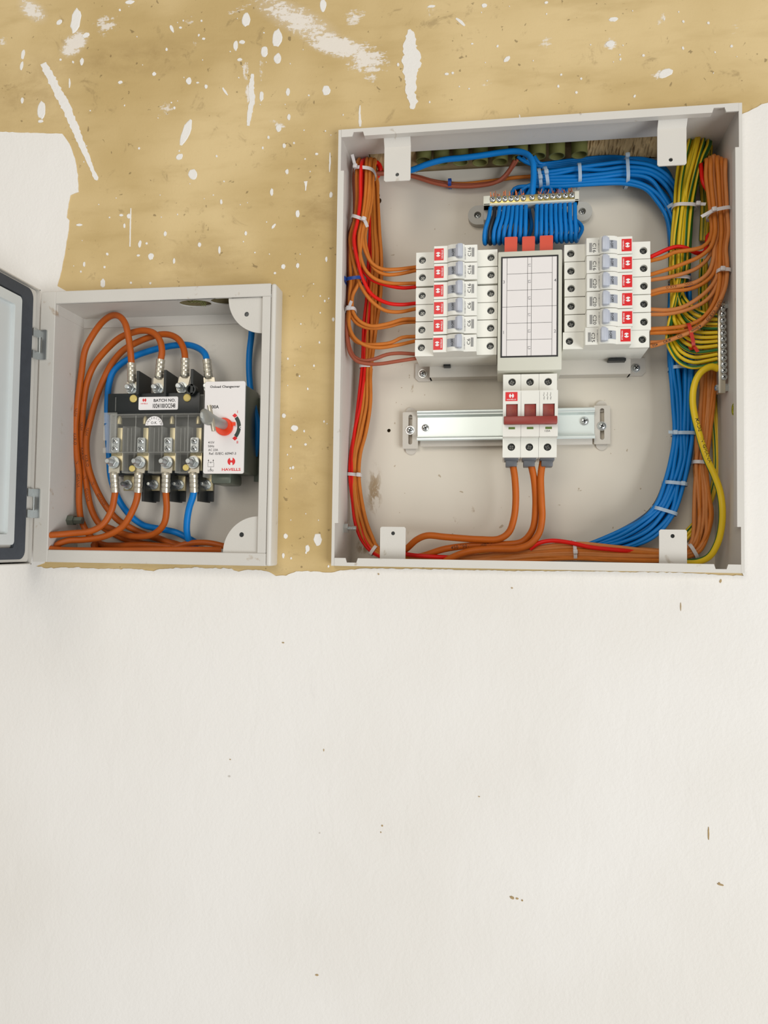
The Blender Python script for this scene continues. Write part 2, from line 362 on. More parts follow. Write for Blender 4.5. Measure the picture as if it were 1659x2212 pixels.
    return m
def coat_material():
    m = bpy.data.materials.new('white_wall_paint'); m.use_nodes = True; nt = m.node_tree; b = nt.nodes['Principled BSDF']
    tc = nt.nodes.new('ShaderNodeTexCoord'); v = tc.outputs['Object']
    big = nramp(nt, nnoise(nt, v, 3.0, 3, 0.5), 0.3, 0.7)
    col = nmix(nt, big, lin((233, 228, 220)), lin((240, 236, 230)))
    dirt = nramp(nt, nnoise(nt, nscale(nt, v, (1, 1, 0.45)), 15, 5, 0.6, 0.5), 0.66, 0.8)
    col = nmix(nt, nmath(nt, 'MULTIPLY', dirt, 0.22), col, lin((208, 203, 196)))
    sp = nramp(nt, nnoise(nt, v, 75, 1, 0.4, 0.2), 0.83, 0.85)
    col = nmix(nt, nmath(nt, 'MULTIPLY', sp, 0.5), col, lin((150, 138, 120)))
    nt.links.new(col, b.inputs['Base Color']); b.inputs['Roughness'].default_value = 0.62
    bp = nt.nodes.new('ShaderNodeBump'); bp.inputs['Strength'].default_value = 0.7; bp.inputs['Distance'].default_value = 0.0014
    hb = nmath(nt, 'ADD', nmath(nt, 'MULTIPLY', nnoise(nt, v, 300, 3, 0.6), 0.35), nnoise(nt, nscale(nt, v, (1, 1, 0.6)), 26, 4, 0.55, 0.5))
    nt.links.new(hb, bp.inputs['Height']); nt.links.new(bp.outputs['Normal'], b.inputs['Normal'])
    return m
M_WALL = wall_material(); M_COAT = coat_material()
mb = MB()
mb.plate([rr(-1.8, 2.2, -1.6, 1.6), rr(0.001, W - 0.001, 0.001, H - 0.001), rr(SX0 + 0.001, SX1 - 0.001, SZ0 + 0.001, SZ1 - 0.001)], WY, WY + 0.008)
wall = mb.build('wall_back', M_WALL, smooth=0); tag(wall, kind='structure', label='bare tan plaster wall splashed with white paint behind the two boxes')
# masonry behind the large enclosure and the chase the conduits come down in
OX0, OX1 = X(803, 340, 80), X(1462, 320, 80)
mb = MB()
mb.box(-0.01, W + 0.01, D + 0.008, D + 0.03, -0.01, H + 0.1)
mb.box(OX0 - 0.02, OX1 + 0.02, 0.044, 0.053, H + 0.001, H + 0.1); mb.box(OX0 - 0.02, OX0 - 0.003, 0.053, D + 0.01, H + 0.001, H + 0.1)
mb.box(OX1 + 0.003, OX1 + 0.02, 0.053, D + 0.01, H + 0.001, H + 0.1); mb.box(OX0 - 0.02, OX1 + 0.02, 0.05, D + 0.02, H + 0.095, H + 0.11)
mb.build('masonry_chase', M_MORTAR, wall, smooth=0)
b = bmesh.new(); bmesh.ops.create_grid(b, x_segments=60, y_segments=14, size=1)
x0, x1 = X(1265, 330, 90), X(1452, 318, 90)
for q in b.verts:
    u, t = (q.co.x + 1) / 2, (q.co.y + 1) / 2
    q.co = Vector((x0 + u * (x1 - x0), D - 0.030 + 0.026 * (1 - math.sin(t * PI)) + rng.uniform(-.0018, .0018), H - 0.002 + t * 0.04 + rng.uniform(-.0012, .0012)))
MB().bm(b).build('rubble', M_MORTAR, wall, smooth=0)
b = bmesh.new(); bmesh.ops.create_grid(b, x_segments=12, y_segments=10, size=1)
x0, x1 = X(803, 340, 90), X(900, 345, 90)
for q in b.verts:
    u, t = (q.co.x + 1) / 2, (q.co.y + 1) / 2
    q.co = Vector((x0 + u * (x1 - x0), D - 0.034 + 0.026 * (1 - math.sin(t * PI)) + rng.uniform(-.0018, .0018), H + 0.001 + t * 0.04 + rng.uniform(-.0012, .0012)))
MB().bm(b).build('rubble', M_MORTAR, wall, smooth=0)

# white paint coat: a real 0.8 mm layer with a ragged edge
def ragged(pts, amp, step=0.004):
    out = []
    for i in range(len(pts) - 1):
        a, c = Vector(pts[i]), Vector(pts[i + 1]); n = max(1, int((c - a).length / step))
        nrm = Vector((-(c - a).y, (c - a).x)).normalized() if (c - a).length > 1e-6 else Vector((0, 0))
        for k in range(n): out.append(tuple(a + (c - a) * k / n + nrm * random.uniform(-amp, amp)))
    return out + [pts[-1]]
def pw(l): return [(P(a, c, 11.5).x, P(a, c, 11.5).z) for a, c in l]
left_edge = ragged(pw([(-120, 284), (0, 285), (60, 287), (135, 289), (150, 310), (162, 342), (168, 378), (170, 415), (152, 422), (148, 440), (144, 470), (150, 476), (147, 505), (141, 540), (132, 590), (124, 618)]), 0.0004)
g = 0.0006
bot_edge = ragged(pw([(78, 1222), (100, 1227), (170, 1226), (240, 1229), (300, 1229), (332, 1233), (345, 1228), (420, 1226), (500, 1228), (516, 1236), (535, 1230), (575, 1233), (596, 1245), (618, 1243), (640, 1233), (690, 1236), (716, 1236), (742, 1232)]), 0.0007, 0.003)
bot2 = ragged(pw([(742, 1232), (790, 1228), (900, 1229), (1000, 1231), (1100, 1233), (1250, 1234), (1400, 1236), (1500, 1238), (1560, 1242), (1606, 1244)]), 0.0005, 0.003)
right_edge = ragged(pw([(1606, 246), (1625, 236), (1645, 226), (1668, 219), (1760, 206)]), 0.0004)
poly = left_edge + [(SX0 + 0.03, SZ1 + g), (SX0 - g, SZ1 + g), (SX0 - g, SZ0 - 0.002)] + bot_edge + bot2[1:]
poly += [(W + g, 0.001), (W + g, right_edge[0][1] - 0.002)] + right_edge + [(2.1, right_edge[-1][1]), (2.1, -1.55), (-1.75, -1.55), (-1.75, left_edge[0][1])]
mb = MB(); mb.plate([poly], WY - 0.0009, WY + 0.0002)
mb.build('white_paint_coat', M_COAT, wall, smooth=0)['label'] = 'white painted coat with a ragged edge over the lower wall'

# paint splashes and drips: thin raised blobs
mb = MB()
def blob(px, py, rx, ry, ang=0, n=14, jag=0.12):
    c = P(px, py, 12); k = K(12); a = math.radians(-ang); pts = []
    for i in range(n):
        t = 2 * PI * i / n; q = 1 + random.uniform(-jag, jag); u, t2 = rx * k * q * math.cos(t), ry * k * q * math.sin(t)
        pts.append((c.x + u * math.cos(a) - t2 * math.sin(a), c.z + u * math.sin(a) + t2 * math.cos(a)))
    o = len(mb.v); y0, y1 = WY, WY - 0.0005 - random.uniform(0, .0002)
    v = [(p, y0 - 0.0001, q) for p, q in pts] + [(c.x + (p - c.x) * 0.86, y1, c.z + (q - c.z) * 0.86) for p, q in pts]
    mb.add(v, [(i, (i + 1) % n, n + (i + 1) % n, n + i) for i in range(n)] + [tuple(range(n, 2 * n))])
def streak(pts, jag=0.2):
    l, r = [], []; fine = []
    for (xa_, ya_, wa_), (xb_, yb_, wb_) in zip(pts, pts[1:]):
        nn = max(1, int(math.hypot(xb_ - xa_, yb_ - ya_) / 4)); fine += [(xa_ + (xb_ - xa_) * k / nn, ya_ + (yb_ - ya_) * k / nn, wa_ + (wb_ - wa_) * k / nn) for k in range(nn)]
    pts = fine + [pts[-1]]
    for i, (x, y, wd) in enumerate(pts):
        x2, y2 = pts[min(i + 1, len(pts) - 1)][:2]; x1, y1 = pts[max(i - 1, 0)][:2]
        d = Vector((x2 - x1, y2 - y1)).normalized(); n = Vector((-d.y, d.x))
        l.append(Vector((x, y)) + n * wd * random.uniform(1 - jag, 1 + jag)); r.append(Vector((x, y)) - n * wd * random.uniform(1 - jag, 1 + jag))
    pp = [P(q.x, q.y, 12) for q in l] + [P(q.x, q.y, 12) for q in reversed(r)]
    mb.plate([[(q.x, q.z) for q in pp]], WY - 0.00045, WY)
for a in [(164, 45, 13, 30, 8), (128, 48, 9, 6, -30), (186, 76, 10, 6, -20), (280, 5, 12, 5, 0), (371, 62, 4, 10, -25), (390, 60, 4, 3), (50, 118, 5, 12, 8), (47, 142, 4, 11, 8), (90, 238, 11, 22, 2), (88, 262, 7, 4),
          (48, 217, 4, 8, 5), (177, 133, 5, 9, 5), (131, 129, 3, 3), (260, 178, 6, 4, -10), (259, 22, 3, 3), (532, 43, 10, 16), (599, 82, 12, 21), (600, 127, 9, 13), (509, 99, 6, 12), (523, 91, 7, 5), (571, 112, 9, 12), (698, 12, 8, 15),
          (518, 129, 6, 4), (408, 175, 7, 9), (427, 179, 4, 2), (445, 187, 4, 5), (333, 160, 5, 5, -30), (360, 107, 3, 4), (440, 84, 4, 3), (402, 286, 11, 30, 22), (388, 339, 9, 7, -30), (417, 377, 11, 13), (622, 199, 5, 9), (565, 208, 5, 12),
          (705, 195, 9, 12), (624, 253, 4, 8), (602, 277, 7, 9), (580, 297, 3, 4), (614, 315, 4, 6), (620, 371, 4, 6), (684, 333, 4, 3), (587, 415, 4, 9), (643, 462, 5, 9), (478, 436, 3, 6), (591, 489, 3, 7, 40), (278, 467, 5, 6), (262, 465, 5, 3),
          (171, 486, 8, 3), (269, 488, 3, 6), (302, 527, 4, 9, 10), (317, 526, 3, 3), (357, 505, 4, 6), (431, 529, 4, 6), (326, 554, 7, 8), (182, 571, 3, 6), (376, 564, 3, 7), (232, 549, 4, 3, 40), (299, 552, 4, 3), (226, 577, 3, 3), (222, 612, 6, 11), (612, 576, 5, 6), (643, 574, 4, 6),
          (175, 587, 2, 3), (325, 612, 3, 3), (283, 611, 3, 3), (594, 590, 3, 3), (531, 504, 3, 5), (474, 540, 3, 9), (715, 421, 4, 7), (1325, 42, 10, 5), (1438, 158, 16, 9, -20), (1318, 95, 10, 7), (1095, 128, 9, 5, -40), (932, 14, 9, 3), (1046, 12, 6, 5), (1180, 6, 4, 3), (965, 160, 5, 3), (978, 158, 3, 3), (1245, 200, 3, 3), (860, 140, 3, 4), (1390, 120, 3, 3), (1580, 100, 3, 3), (1530, 50, 3, 3), (1020, 95, 3, 2),
          (686, 1165, 9, 14), (664, 1185, 5, 8), (617, 1158, 5, 6), (612, 1200, 3, 6), (613, 898, 5, 5), (636, 925, 8, 7), (650, 700, 2, 2), (633, 1010, 3, 4), (705, 560, 3, 6), (690, 740, 2, 3), (660, 960, 3, 3), (720, 690, 3, 5)]:
    blob(*a)
for i in range(170):
    px, py = random.uniform(130, 1640), random.uniform(5, 620)
    if px > 700 and py > 275 - (px - 731) * 0.065 - 12 and px > 735 - 12: 
        if px > 712: continue
    if px > 760 and random.random() < 0.3: continue
    q = random.choice([1.2, 1.4, 1.6, 2.0, 2.6]); blob(px, py, q, q * random.uniform(0.8, 1.5), random.uniform(-30, 30), 8)
for i in range(26): 
    q = random.choice([1.2, 1.6, 2.2]); blob(random.uniform(618, 712), random.uniform(620, 1225), q, q * 1.4, 0, 8)
streak([(94, 137, 6), (100, 150, 8), (112, 172, 9), (125, 198, 9), (140, 225, 10), (152, 252, 9), (163, 278, 8), (176, 310, 7), (190, 342, 5), (201, 370, 4), (208, 386, 5), (211, 389, 2)])
streak([(884, 64, 3), (888, 76, 10), (886, 100, 14), (890, 125, 20), (886, 150, 17), (888, 175, 12), (887, 200, 10), (893, 220, 9), (890, 236, 4)])
streak([(778, 228, 1), (777, 245, 2), (778, 262, 3), (778, 274, 2)]); streak([(283, 450, 1), (282, 480, 1.4), (281, 533, 1.2)])
streak([(546, 160, 3), (543, 190, 6), (545, 215, 6), (540, 245, 5), (536, 272, 3)]); streak([(150, 170, 1), (151, 180, 2), (150, 190, 1)])
streak([(481, 190, 1.5), (486, 198, 2.5), (492, 206, 1)]); streak([(660, 392, 4), (661, 400, 2), (660, 412, 1)]); streak([(713, 330, 1), (713, 352, 2), (712, 372, 1)])
streak([(985, 40, 2), (996, 48, 3), (1004, 56, 2)]); streak([(1122, 248, 1), (1123, 258, 2), (1122, 266, 2)])
o = mb.build('paint_splatter', M_COAT, wall, smooth=0); tag(o, kind='stuff')
mb = MB(); WY -= .0009
for a in [(1106, 1938, 5, 3, 20), (1117, 1940, 3, 2), (1128, 1944, 2, 2), (1556, 1910, 7, 2, 10), (1553, 1907, 2, 2), (685, 2105, 4, 2), (1530, 1800, 1.5, 14), (1470, 1310, 1, 9), (612, 1388, 3, 1.5), (826, 1783, 2, 2), (823, 1797, 1.5, 1.5), (1556, 1255, 2, 4, 20), (818, 1240, 2, 2), (1106, 1270, 2, 1.5), (498, 1640, 2, 1), (1035, 1720, 2, 1), (700, 1620, 1, 3)]: blob(*a)
WY += .0009
o = mb.build('dirt_specks', M_MORTAR, wall, smooth=0); tag(o, kind='stuff')

# ================================================================== LARGE ENCLOSURE
enc = thing('distribution_enclosure', (W / 2, D, 0), 'large open grey steel distribution box full of breakers and cables', 'enclosure')
t = 0.0013
mb = MB()     # back panel, with a keyhole and a drilled hole
kx, kz = X(817, 432, 104), Z(817, 432, 104); hx, hz = X(840, 930, 104), Z(840, 930, 104)
mb.plate([rr(0.001, W - 0.001, 0.001, H - 0.001), circ(kx, kz - 0.001, 0.0040), rr(kx - 0.002, kx + 0.002, kz + 0.0032, kz + 0.008, 0.0018), circ(hx, hz, 0.0022, 12)], D, D + t)
def back_material():
    m = bpy.data.materials.new('scuffed_back_plate'); m.use_nodes = True; nt = m.node_tree; b = nt.nodes['Principled BSDF']
    ge = nt.nodes.new('ShaderNodeNewGeometry'); v = ge.outputs['Position']
    col = nmix(nt, nnoise(nt, v, 9, 3), lin((214, 206, 190)), lin((224, 216, 201)))
    sp = nramp(nt, nnoise(nt, v, 120, 2, 0.5, 0.3), 0.735, 0.76); col = nmix(nt, nmath(nt, 'MULTIPLY', sp, 0.6), col, lin((150, 124, 84)))
    sep = nt.nodes.new('ShaderNodeSeparateXYZ'); nt.links.new(v, sep.inputs[0])
    for cx, cy, rx, ry, thr in ((808, 1060, 22, 70, .50), (790, 1180, 30, 26, .52), (870, 1150, 30, 12, .6), (984, 1130, 14, 22, .62), (1022, 1100, 8, 12, .58), (891, 840, 7, 22, .6), (950, 872, 8, 10, .58)):
        c = P(cx, cy, 104); k = K(104)
        u = nmath(nt, 'MULTIPLY', nmath(nt, 'SUBTRACT', sep.outputs[0], c.x), 1 / (rx * k)); q = nmath(nt, 'MULTIPLY', nmath(nt, 'SUBTRACT', sep.outputs[2], c.z), 1 / (ry * k))
        fall = nramp(nt, nmath(nt, 'SQRT', nmath(nt, 'ADD', nmath(nt, 'MULTIPLY', u, u), nmath(nt, 'MULTIPLY', q, q))), 1.1, 0.2)
        nz = nnoise(nt, nscale(nt, v, (2, 1, 0.8)), 70, 5, 0.75, 0.5)
        mk = nmath(nt, 'MULTIPLY', nramp(nt, nmath(nt, 'ADD', nz, nmath(nt, 'MULTIPLY', fall, 0.14)), thr, thr + 0.16), fall)
        col = nmix(nt, nmath(nt, 'MULTIPLY', mk, 0.8), col, lin((150, 120, 72)))
    nt.links.new(col, b.inputs['Base Color']); b.inputs['Roughness'].default_value = 0.5
    return m
M_BACK = back_material()
mb.build('back_panel', M_BACK, enc, smooth=0)
for n, bx in (('side_panel', (0, t, 0.001, D, 0, H)), ('side_panel', (W - t, W, 0.001, D, 0, H)), ('bottom_panel', (t, W - t, 0.001, D, 0, t))):
    MB().box(*bx).build(n, M_ENC, enc, smooth=0)
mb = MB(); mb.box(t, W - t, 0.001, 0.054, H - t, H); mb.box(t, OX0, 0.054, D, H - t, H); mb.box(OX1, W - t, 0.054, D, H - t, H)
mb.build('top_panel', M_ENC, enc, smooth=0)
# front flange: two stiles and two rails with corner notches
def stile(x0, s):                                   # s=+1: left stile, -1: right stile
    wn, wc = 0.0068, 0.0032                        # width, width near the corners
    zs = [0, H]; q = [(0, 0), (wc, 0), (wc, 0.046), (wn, 0.046), (wn, H - 0.046), (wc, H - 0.046), (wc, H), (0, H)]
    mb = MB(); mb.plate([[(x0 + s * a, c) for a, c in q]], -0.0005, 0.0012)
    mb.box(*sorted((x0 + s * (wn - 0.001), x0 + s * wn)), 0.0012, 0.010, 0.046, H - 0.046)
    return mb.build('stile', M_ENC, enc, smooth=0)
stile(0, 1); stile(W, -1)
def rail(z0, s):                                    # s=-1 hangs from the top edge
    h = 0.0085; dn = 0.0048; xs0, xs1 = 0.017, 0.0275
    q = [(0.0034, 0), (0.0034, h), (xs0 - 0.0015, h), (xs0, h - dn), (xs1, h - dn), (xs1 + 0.0015, h)]
    q += [(W - a, c) for a, c in reversed(q)]
    mb = MB(); mb.plate([[(a, z0 + s * c) for a, c in q]], -0.0008, 0.0010)
    a, c = z0 + s * (h - 0.001), z0 + s * h
    mb.box(xs1 + 0.0015, W - xs1 - 0.0015, 0.0010, 0.007, min(a, c), max(a, c))
    return mb.build('rail', M_ENC, enc, smooth=0)
rail(H, -1); rail(0, 1)
# four lid tabs with a screw hole
def tab(px0, px1, py0, py1, hxp, hyp, top, d=13):
    x0, x1, z0, z1 = rect(px0, px1, py0, py1, d); hx, hz = X(hxp, hyp, d), Z(hxp, hyp, d); y = d / 1000; mb = MB()
    if top:
        mb.plate([[(x0, z1)] + [(x0, z0 + 0.0015), (x0 + 0.0015, z0), (x1 - 0.0015, z0), (x1, z0 + 0.0015)] + [(x1, z1)], circ(hx, hz, 0.0021, 14)], y, y + 0.0016)
        mb.prism([(y, z1), (y + 0.0016, z1), (0.0040, H - t), (0.0024, H - t)], 'x', x0, x1)
    else:
        mb.plate([[(x0, t), (x1, t), (x1, z1 - 0.0015), (x1 - 0.0015, z1), (x0 + 0.0015, z1), (x0, z1 - 0.0015)], circ(hx, hz, 0.0021, 14)], y, y + 0.0016)
    o = mb.build('lid_tab', M_ENC, enc, smooth=0)
    MB().lathe((hx, y + 0.0016, hz), (0, 1, 0), [(0.0034, 0), (0.0034, 0.005), (0, 0.005)], 12).build('nut', M_DKST, o)
tab(830, 887, 317, 391, 858, 377, True); tab(1420, 1483, 278, 357, 1449, 345, True)
tab(821, 876, 1138, 1205, 849, 1152, False); tab(1424, 1484, 1144, 1215, 1453, 1158, False)
# earth stud on the left wall, bolts
z = Z(757, 1141, 60)
mb = MB(); mb.lathe((t, 0.060, z), (1, 0, 0), [(0.0058, 0), (0.0058, 0.005), (0.004, 0.0052)], 6); mb.lathe((t, 0.060, z), (1, 0, 0), [(0.0030 * (1 if i % 2 else .85), 0.005 + 0.0007 * i) for i in range(14)] + [(0, 0.0148)], 12)
mb.build('earth_stud', M_STEEL, enc)
# earth symbol sticker on the right wall
ze = Z(1583, 884, 30)
M4 = Matrix.Translation((W - t - 0.0002, 0.030, ze)) @ Matrix(((0, 0, -1, 0), (-1, 0, 0, 0), (0, 1, 0, 0), (0, 0, 0, 1)))
st = MB().plate_at([circ(0, 0, 0.0062, 24)], 0.0002, M4).build('earth_sticker', M_EARTHST, enc, smooth=0)
M5 = Matrix.Translation((-0.00022, 0, 0)) @ M4; mb = MB()
mb.plate_at([circ(0, 0, 0.0054, 24), circ(0, 0, 0.0048, 24)], 0.0001, M5); mb.plate_at([rr(-0.0003, 0.0003, 0, 0.004)], 0.0001, M5)
for k, wd in enumerate((0.003, 0.002, 0.001)): mb.plate_at([rr(-wd, wd, -0.0002 - 0.0014 * k, 0.0002 - 0.0014 * k)], 0.0001, M5)
mb.build('earth_symbol', M_INK, st, smooth=0)

# conduits that come down into the top of the box
ORD = ['first', 'second', 'third', 'fourth', 'fifth', 'sixth', 'seventh', 'eighth', 'ninth', 'tenth', 'eleventh', 'twelfth', 'thirteenth', 'fourteenth', 'fifteenth', 'sixteenth', 'seventeenth', 'eighteenth']
for i, (px, py) in enumerate([(915, 348), (953, 350), (995, 351), (1037, 352), (1080, 350), (1123, 343), (1162, 338), (1203, 338), (1252, 335)]):
    c = P(px, py, 80); r = 0.0092; top = H + 0.09
    mb = MB(); mb.lathe((c.x, c.y, c.z), (random.uniform(-.03, .03), 0, 1), [(r * 0.84, 0.06), (r * 0.84, 0.0005), (r * 0.88, 0), (r, 0), (r, top - c.z)], 24)
    tag(mb.build('conduit', M_PVC, org=(c.x, c.y, c.z)), 'olive plastic conduit end in the top slot, %s from the left' % ORD[i], 'conduit', 'conduits in the top slot')

# ================================================================== BUSBAR PAN, BREAKERS
MY = 33                                             # depth of the breaker terminals, mm
pan = thing('busbar_pan', P(1145, 800, 104), 'beige steel pan tray carrying the two breaker columns on the back plate', 'tray')
x0, x1 = X(928, 800, 86), X(1362, 795, 86); zb = Z(1140, 812, 86); zt = Z(1140, 560, 86)
mb = MB(); mb.box(x0, x1, 0.0845, 0.0860, zb, zt, 0.0004, 1); mb.box(x0, x1, 0.0860, D, zb, zb + 0.0015); mb.box(x0, x0 + 0.0015, 0.086, D, zb, zt); mb.box(x1 - 0.0015, x1, 0.086, D, zb, zt); mb.box(x0, x1, 0.086, D, zt - 0.0015, zt)
mb.build('tray', M_ENCB, pan, smooth=0)
for px0, px1, py in ((958, 973, 789), (1314, 1352, 777)):
    a0, a1, q0, q1 = rect(px0, px1, py - 3, py + 3, 76); mb = MB(); mb.box(a0, a1, .074, .0845, q0, q1, .0004, 1); mb.build('rail_clip', M_BLK, pan)
for px0, px1, sx, sy, cut in ((897, 930, 913, 807, 0), (1360, 1394, 1374, 795, 1)):
    a, c, z0, z1 = rect(px0, px1, sy - 22, sy + 17, 101); q = 0.004
    ol = [(a + (0 if cut else q), z0), (c - (q if cut else 0), z0), (c, z0 + (q if cut else 0)), (c, z1), (a, z1), (a, z0 + (0 if cut else q))]
    MB().plate([ol], 0.1015, 0.1035).build('foot_tab', M_ENCB, pan, smooth=0)
    mb = MB(); s = P(sx, sy, 101); mb.lathe((s.x, 0.1015, s.z), (0, -1, 0), [(0.0052, 0), (0.0052, 0.0008), (0.004, 0.0008)], 16); screw(mb, s.x, s.z, 0.1007, 0.0042); mb.build('screw', [M_STEEL, M_DARK], pan)

# one breaker, built at its own origin (u along X, terminals at y=0), copied for the rest
def mm(*a): return [v / 1000 for v in a]
V = 9.25
def mcb_parts():
    parts = []
    mb = MB(); mb.box(*mm(-45, 45, 6, 51, -V, V), bev=0.0005)
    for a, c, h in ((-45, -23.5, -38), (23, 45, 38)):
        mb.plate([rr(*mm(a, c, -V, V), 0.0004), circ(h / 1000, 0.0005, 0.0040, 20)], 0.0, 0.0062)
        mb.lathe((h / 1000, 0.0058, 0.0005), (0, -1, 0), [(0.0041, 0), (0.0041, 0.0057)], 20, caps=False)
    pr = [(-24, 7), (-24, -15.6), (-23.4, -16.2), (-8.6, -16.4), (-8.2, -17.6), (-5, -19.6), (-1, -20.6), (4, -20.8), (8, -19.8), (9.6, -18.2), (9.9, -16.4), (22.9, -16.2), (23.5, -15.6), (23.5, 7)]
    mb.prism([(a / 1000, c / 1000) for a, c in pr], 'z', -V / 1000, V / 1000)
    parts.append(('body', mb, [M_MCB], None))
    for h in (-38, 38):
        mb = MB(); mb.lathe((h / 1000, 0.0058, 0.0005), (0, -1, 0), [(0.0037, 0), (0.0037, 0.0012), (0.003, 0.0018), (0, 0.0018)], 16); mb.mat(1)
        a = random.uniform(0, 1.5)
        for k in (0, PI / 2):
            q = Matrix.Translation((h / 1000, 0.0039, 0.0005)) @ Matrix.Rotation(a + k, 4, 'Y'); mb.add([tuple(q @ Vector((i * .0026, 0, j * .0005))) for i, j in ((-1, -1), (1, -1), (1, 1), (-1, 1))], [(0, 1, 2, 3)])
        parts.append(('terminal_screw', mb, [M_DKST, M_SLOT], None))
    mb = MB(); mb.box(*mm(-23.2, -13.0, -16.5, -16.2, -6.6, 6.6)); parts.append(('brand_sticker', mb, [M_LOGO], None))
    mb = FB(); e = emblem(0.0026); mb.add([(-0.0190 - j, -0.01664, i) for i, j in e], [tuple(range(len(e)))][::1]); mb.text('HAVELLS', -0.0146, 0, -0.01652, h=0.0015, wdt=0.0095, rot=90)
    parts.append(('white_print', mb, [M_WHITE], 'brand_sticker'))
    mb = MB(); v = [(-8.4, -17.0), (-8.0, -18.0), (-5, -19.85), (-1, -20.85), (2.4, -21.0)]
    mb.prism([(a / 1000, c / 1000) for a, c in v] + [(a / 1000, (c + 0.6) / 1000) for a, c in reversed(v)], 'z', -0.0045, 0.0045); parts.append(('position_window', mb, [M_WIN], None))
    mb = FB(); mb.text('0-OFF', -0.0025, 0.0, -0.02095, h=0.0026, wdt=0.0078, rot=90); parts.append(('off_print', mb, [M_INK], 'position_window'))
    mb = MB(); mb.box(*mm(2.2, 8.2, -27.5, -19.5, -6.8, 7.6), bev=0.0012); mb.box(*mm(0.6, 4.0, -25.5, -20.2, -6.0, 7.0), bev=0.0008); mb.lathe((0.0056, -0.0248, -0.0068), (0, 0, -1), [(0.0018, 0), (0.0018, 0.0004), (0, 0.0004)], 10); parts.append(('toggle', mb, [M_LEVER], None))
    return parts
PROTO = mcb_parts(); MESH = {}
RATE = {}
def rating(s):
    if s not in RATE:
        mb = FB(); mb.text(s, 0.0150, 0.0015, -0.0163, h=0.0036, wdt=0.0034 * len(s) * 0.98, rot=90)
        mb.mat(1).text('DHMGCSPF', 0.0106, 0.0, -0.0164, h=0.0011, wdt=0.0135, rot=90)
        mb.mat(1)
        for k in range(6): mb.line(0.0176 + .0005 * k, -0.0040, 0.0176 + .0005 * k, 0.0060, -0.0163, 0.0003)
        RATE[s] = mb
    return RATE[s]
first = None
def place_mcb(loc, s, right, label):
    e = thing('circuit_breaker', loc, label, 'circuit breaker', 'breakers of the %s column' % ('right' if right else 'left'), (0, PI if right else 0, 0))
    got = {}
    for i, (n, mb, ms, par) in enumerate(PROTO):
        p = got[par] if par else e
        if i in MESH:
            o = bpy.data.objects.new(n, MESH[i]); COL.objects.link(o); o.parent = p
        else:
            o = mb.build(n, ms, p, org=(0, 0, 0)); MESH[i] = o.data
        ORG[o.name] = Vector((0, 0, 0)); got[n] = o
    if s in MESH: o = bpy.data.objects.new('rating_print', MESH[s]); COL.objects.link(o); o.parent = e
    else: MESH[s] = rating(s).build('rating_print', [M_INK, M_GINK], e, org=(0, 0, 0), smooth=0).data
    return e
POS = ['topmost', 'second from the top', 'third from the top', 'fourth from the top', 'fifth from the top', 'lowest']
ly = [(986, 560), (986, 597.5), (985.5, 637), (985.5, 674), (985, 711.5), (984, 750)]
ry = [(1311, 543.5), (1311.5, 581.5), (1312, 619.5), (1312, 658), (1312, 696.5), (1308.5, 734)]
LZ, RZ = [], []
for i, (px, py) in enumerate(ly):
    p = P(px, py, MY); LZ.append(p.z); place_mcb(p, ['C16', 'C16', 'C16', 'C6', 'C6', 'C6'][i], False, 'white circuit breaker marked %s, %s in the left column' % (['C16', 'C16', 'C16', 'C6', 'C6', 'C6'][i], POS[i]))
for i, (px, py) in enumerate(ry):
    p = P(px, py, MY); RZ.append(p.z); place_mcb(p, ['C16', 'C16', 'C20', 'C20', 'C20', 'C25'][i], True, 'white circuit breaker marked %s, %s in the right column' % (['C16', 'C16', 'C20', 'C20', 'C20', 'C25'][i], POS[i]))
# busbar cover with the ruled card
d = 26; x0, x1, z0, z1 = rect(1075, 1214, 541, 800, d); cov = thing('busbar_cover', P(1145, 800, 86), 'beige plastic busbar cover with ruled white circuit card between breaker columns', 'cover')
mb = MB(); mb.box(x0, x1, d / 1000, 0.084, z0, z1, 0.0012); mb.build('cover_body', M_COVER, cov)
def C4(u, v): return P(1040 + u * .2411, 480 + v * .2411, d)
a, b2 = C4(170, 1215), C4(690, 292)
mb = MB(); mb.plate([rr(a.x, b2.x, a.z, b2.z), rr(a.x + .0016, b2.x - .0016, a.z + .0016, b2.z - .0016)], d / 1000 - .0006, d / 1000 + .0002); mb.build('card_frame', M_INK, cov, smooth=0)
mb = MB(); mb.box(a.x + .0014, b2.x - .0014, d / 1000 - .0003, d / 1000, a.z + .0014, b2.z - .0014); card = mb.build('card', M_CARD, cov, smooth=0)
mb = FB(); yy = d / 1000 - .0003; Wc, Hc = b2.x - a.x, b2.z - a.z
vx = [a.x + Wc * f for f in (0.105, 0.466, 0.534, 0.893)]
for q in vx: mb.line(q, a.z + .0015, q, b2.z - .0015, yy, 0.00035)
for i in range(1, 6):
    q = a.z + Hc * (1 - i / 6 * 0.98 - 0.01); xa, xb = (vx[0], vx[3]) if i != 3 else (a.x + .0015, b2.x - .0015); mb.line(xa, q, xb, q, yy, 0.00035)
mb.mat(1)
for i in range(6):
    q = a.z + Hc * (0.99 - (i + 0.5) / 6 * 0.98); mb.text(['L1', 'L2', 'L3'][i % 3], (vx[1] + vx[2]) / 2, q, yy, h=0.0026, rot=-90)
for s, fx, fz in (('3', .052, .75), ('1', .052, .25), ('4', .946, .75), ('2', .946, .25)): mb.text(s, a.x + Wc * fx, a.z + Hc * fz, yy, h=0.0034)
mb.build('card_print', [M_INK, M_GINK], card, smooth=0)
x0b, x1b, zz0, zz1 = rect(1100, 1190, 800, 808, 60)
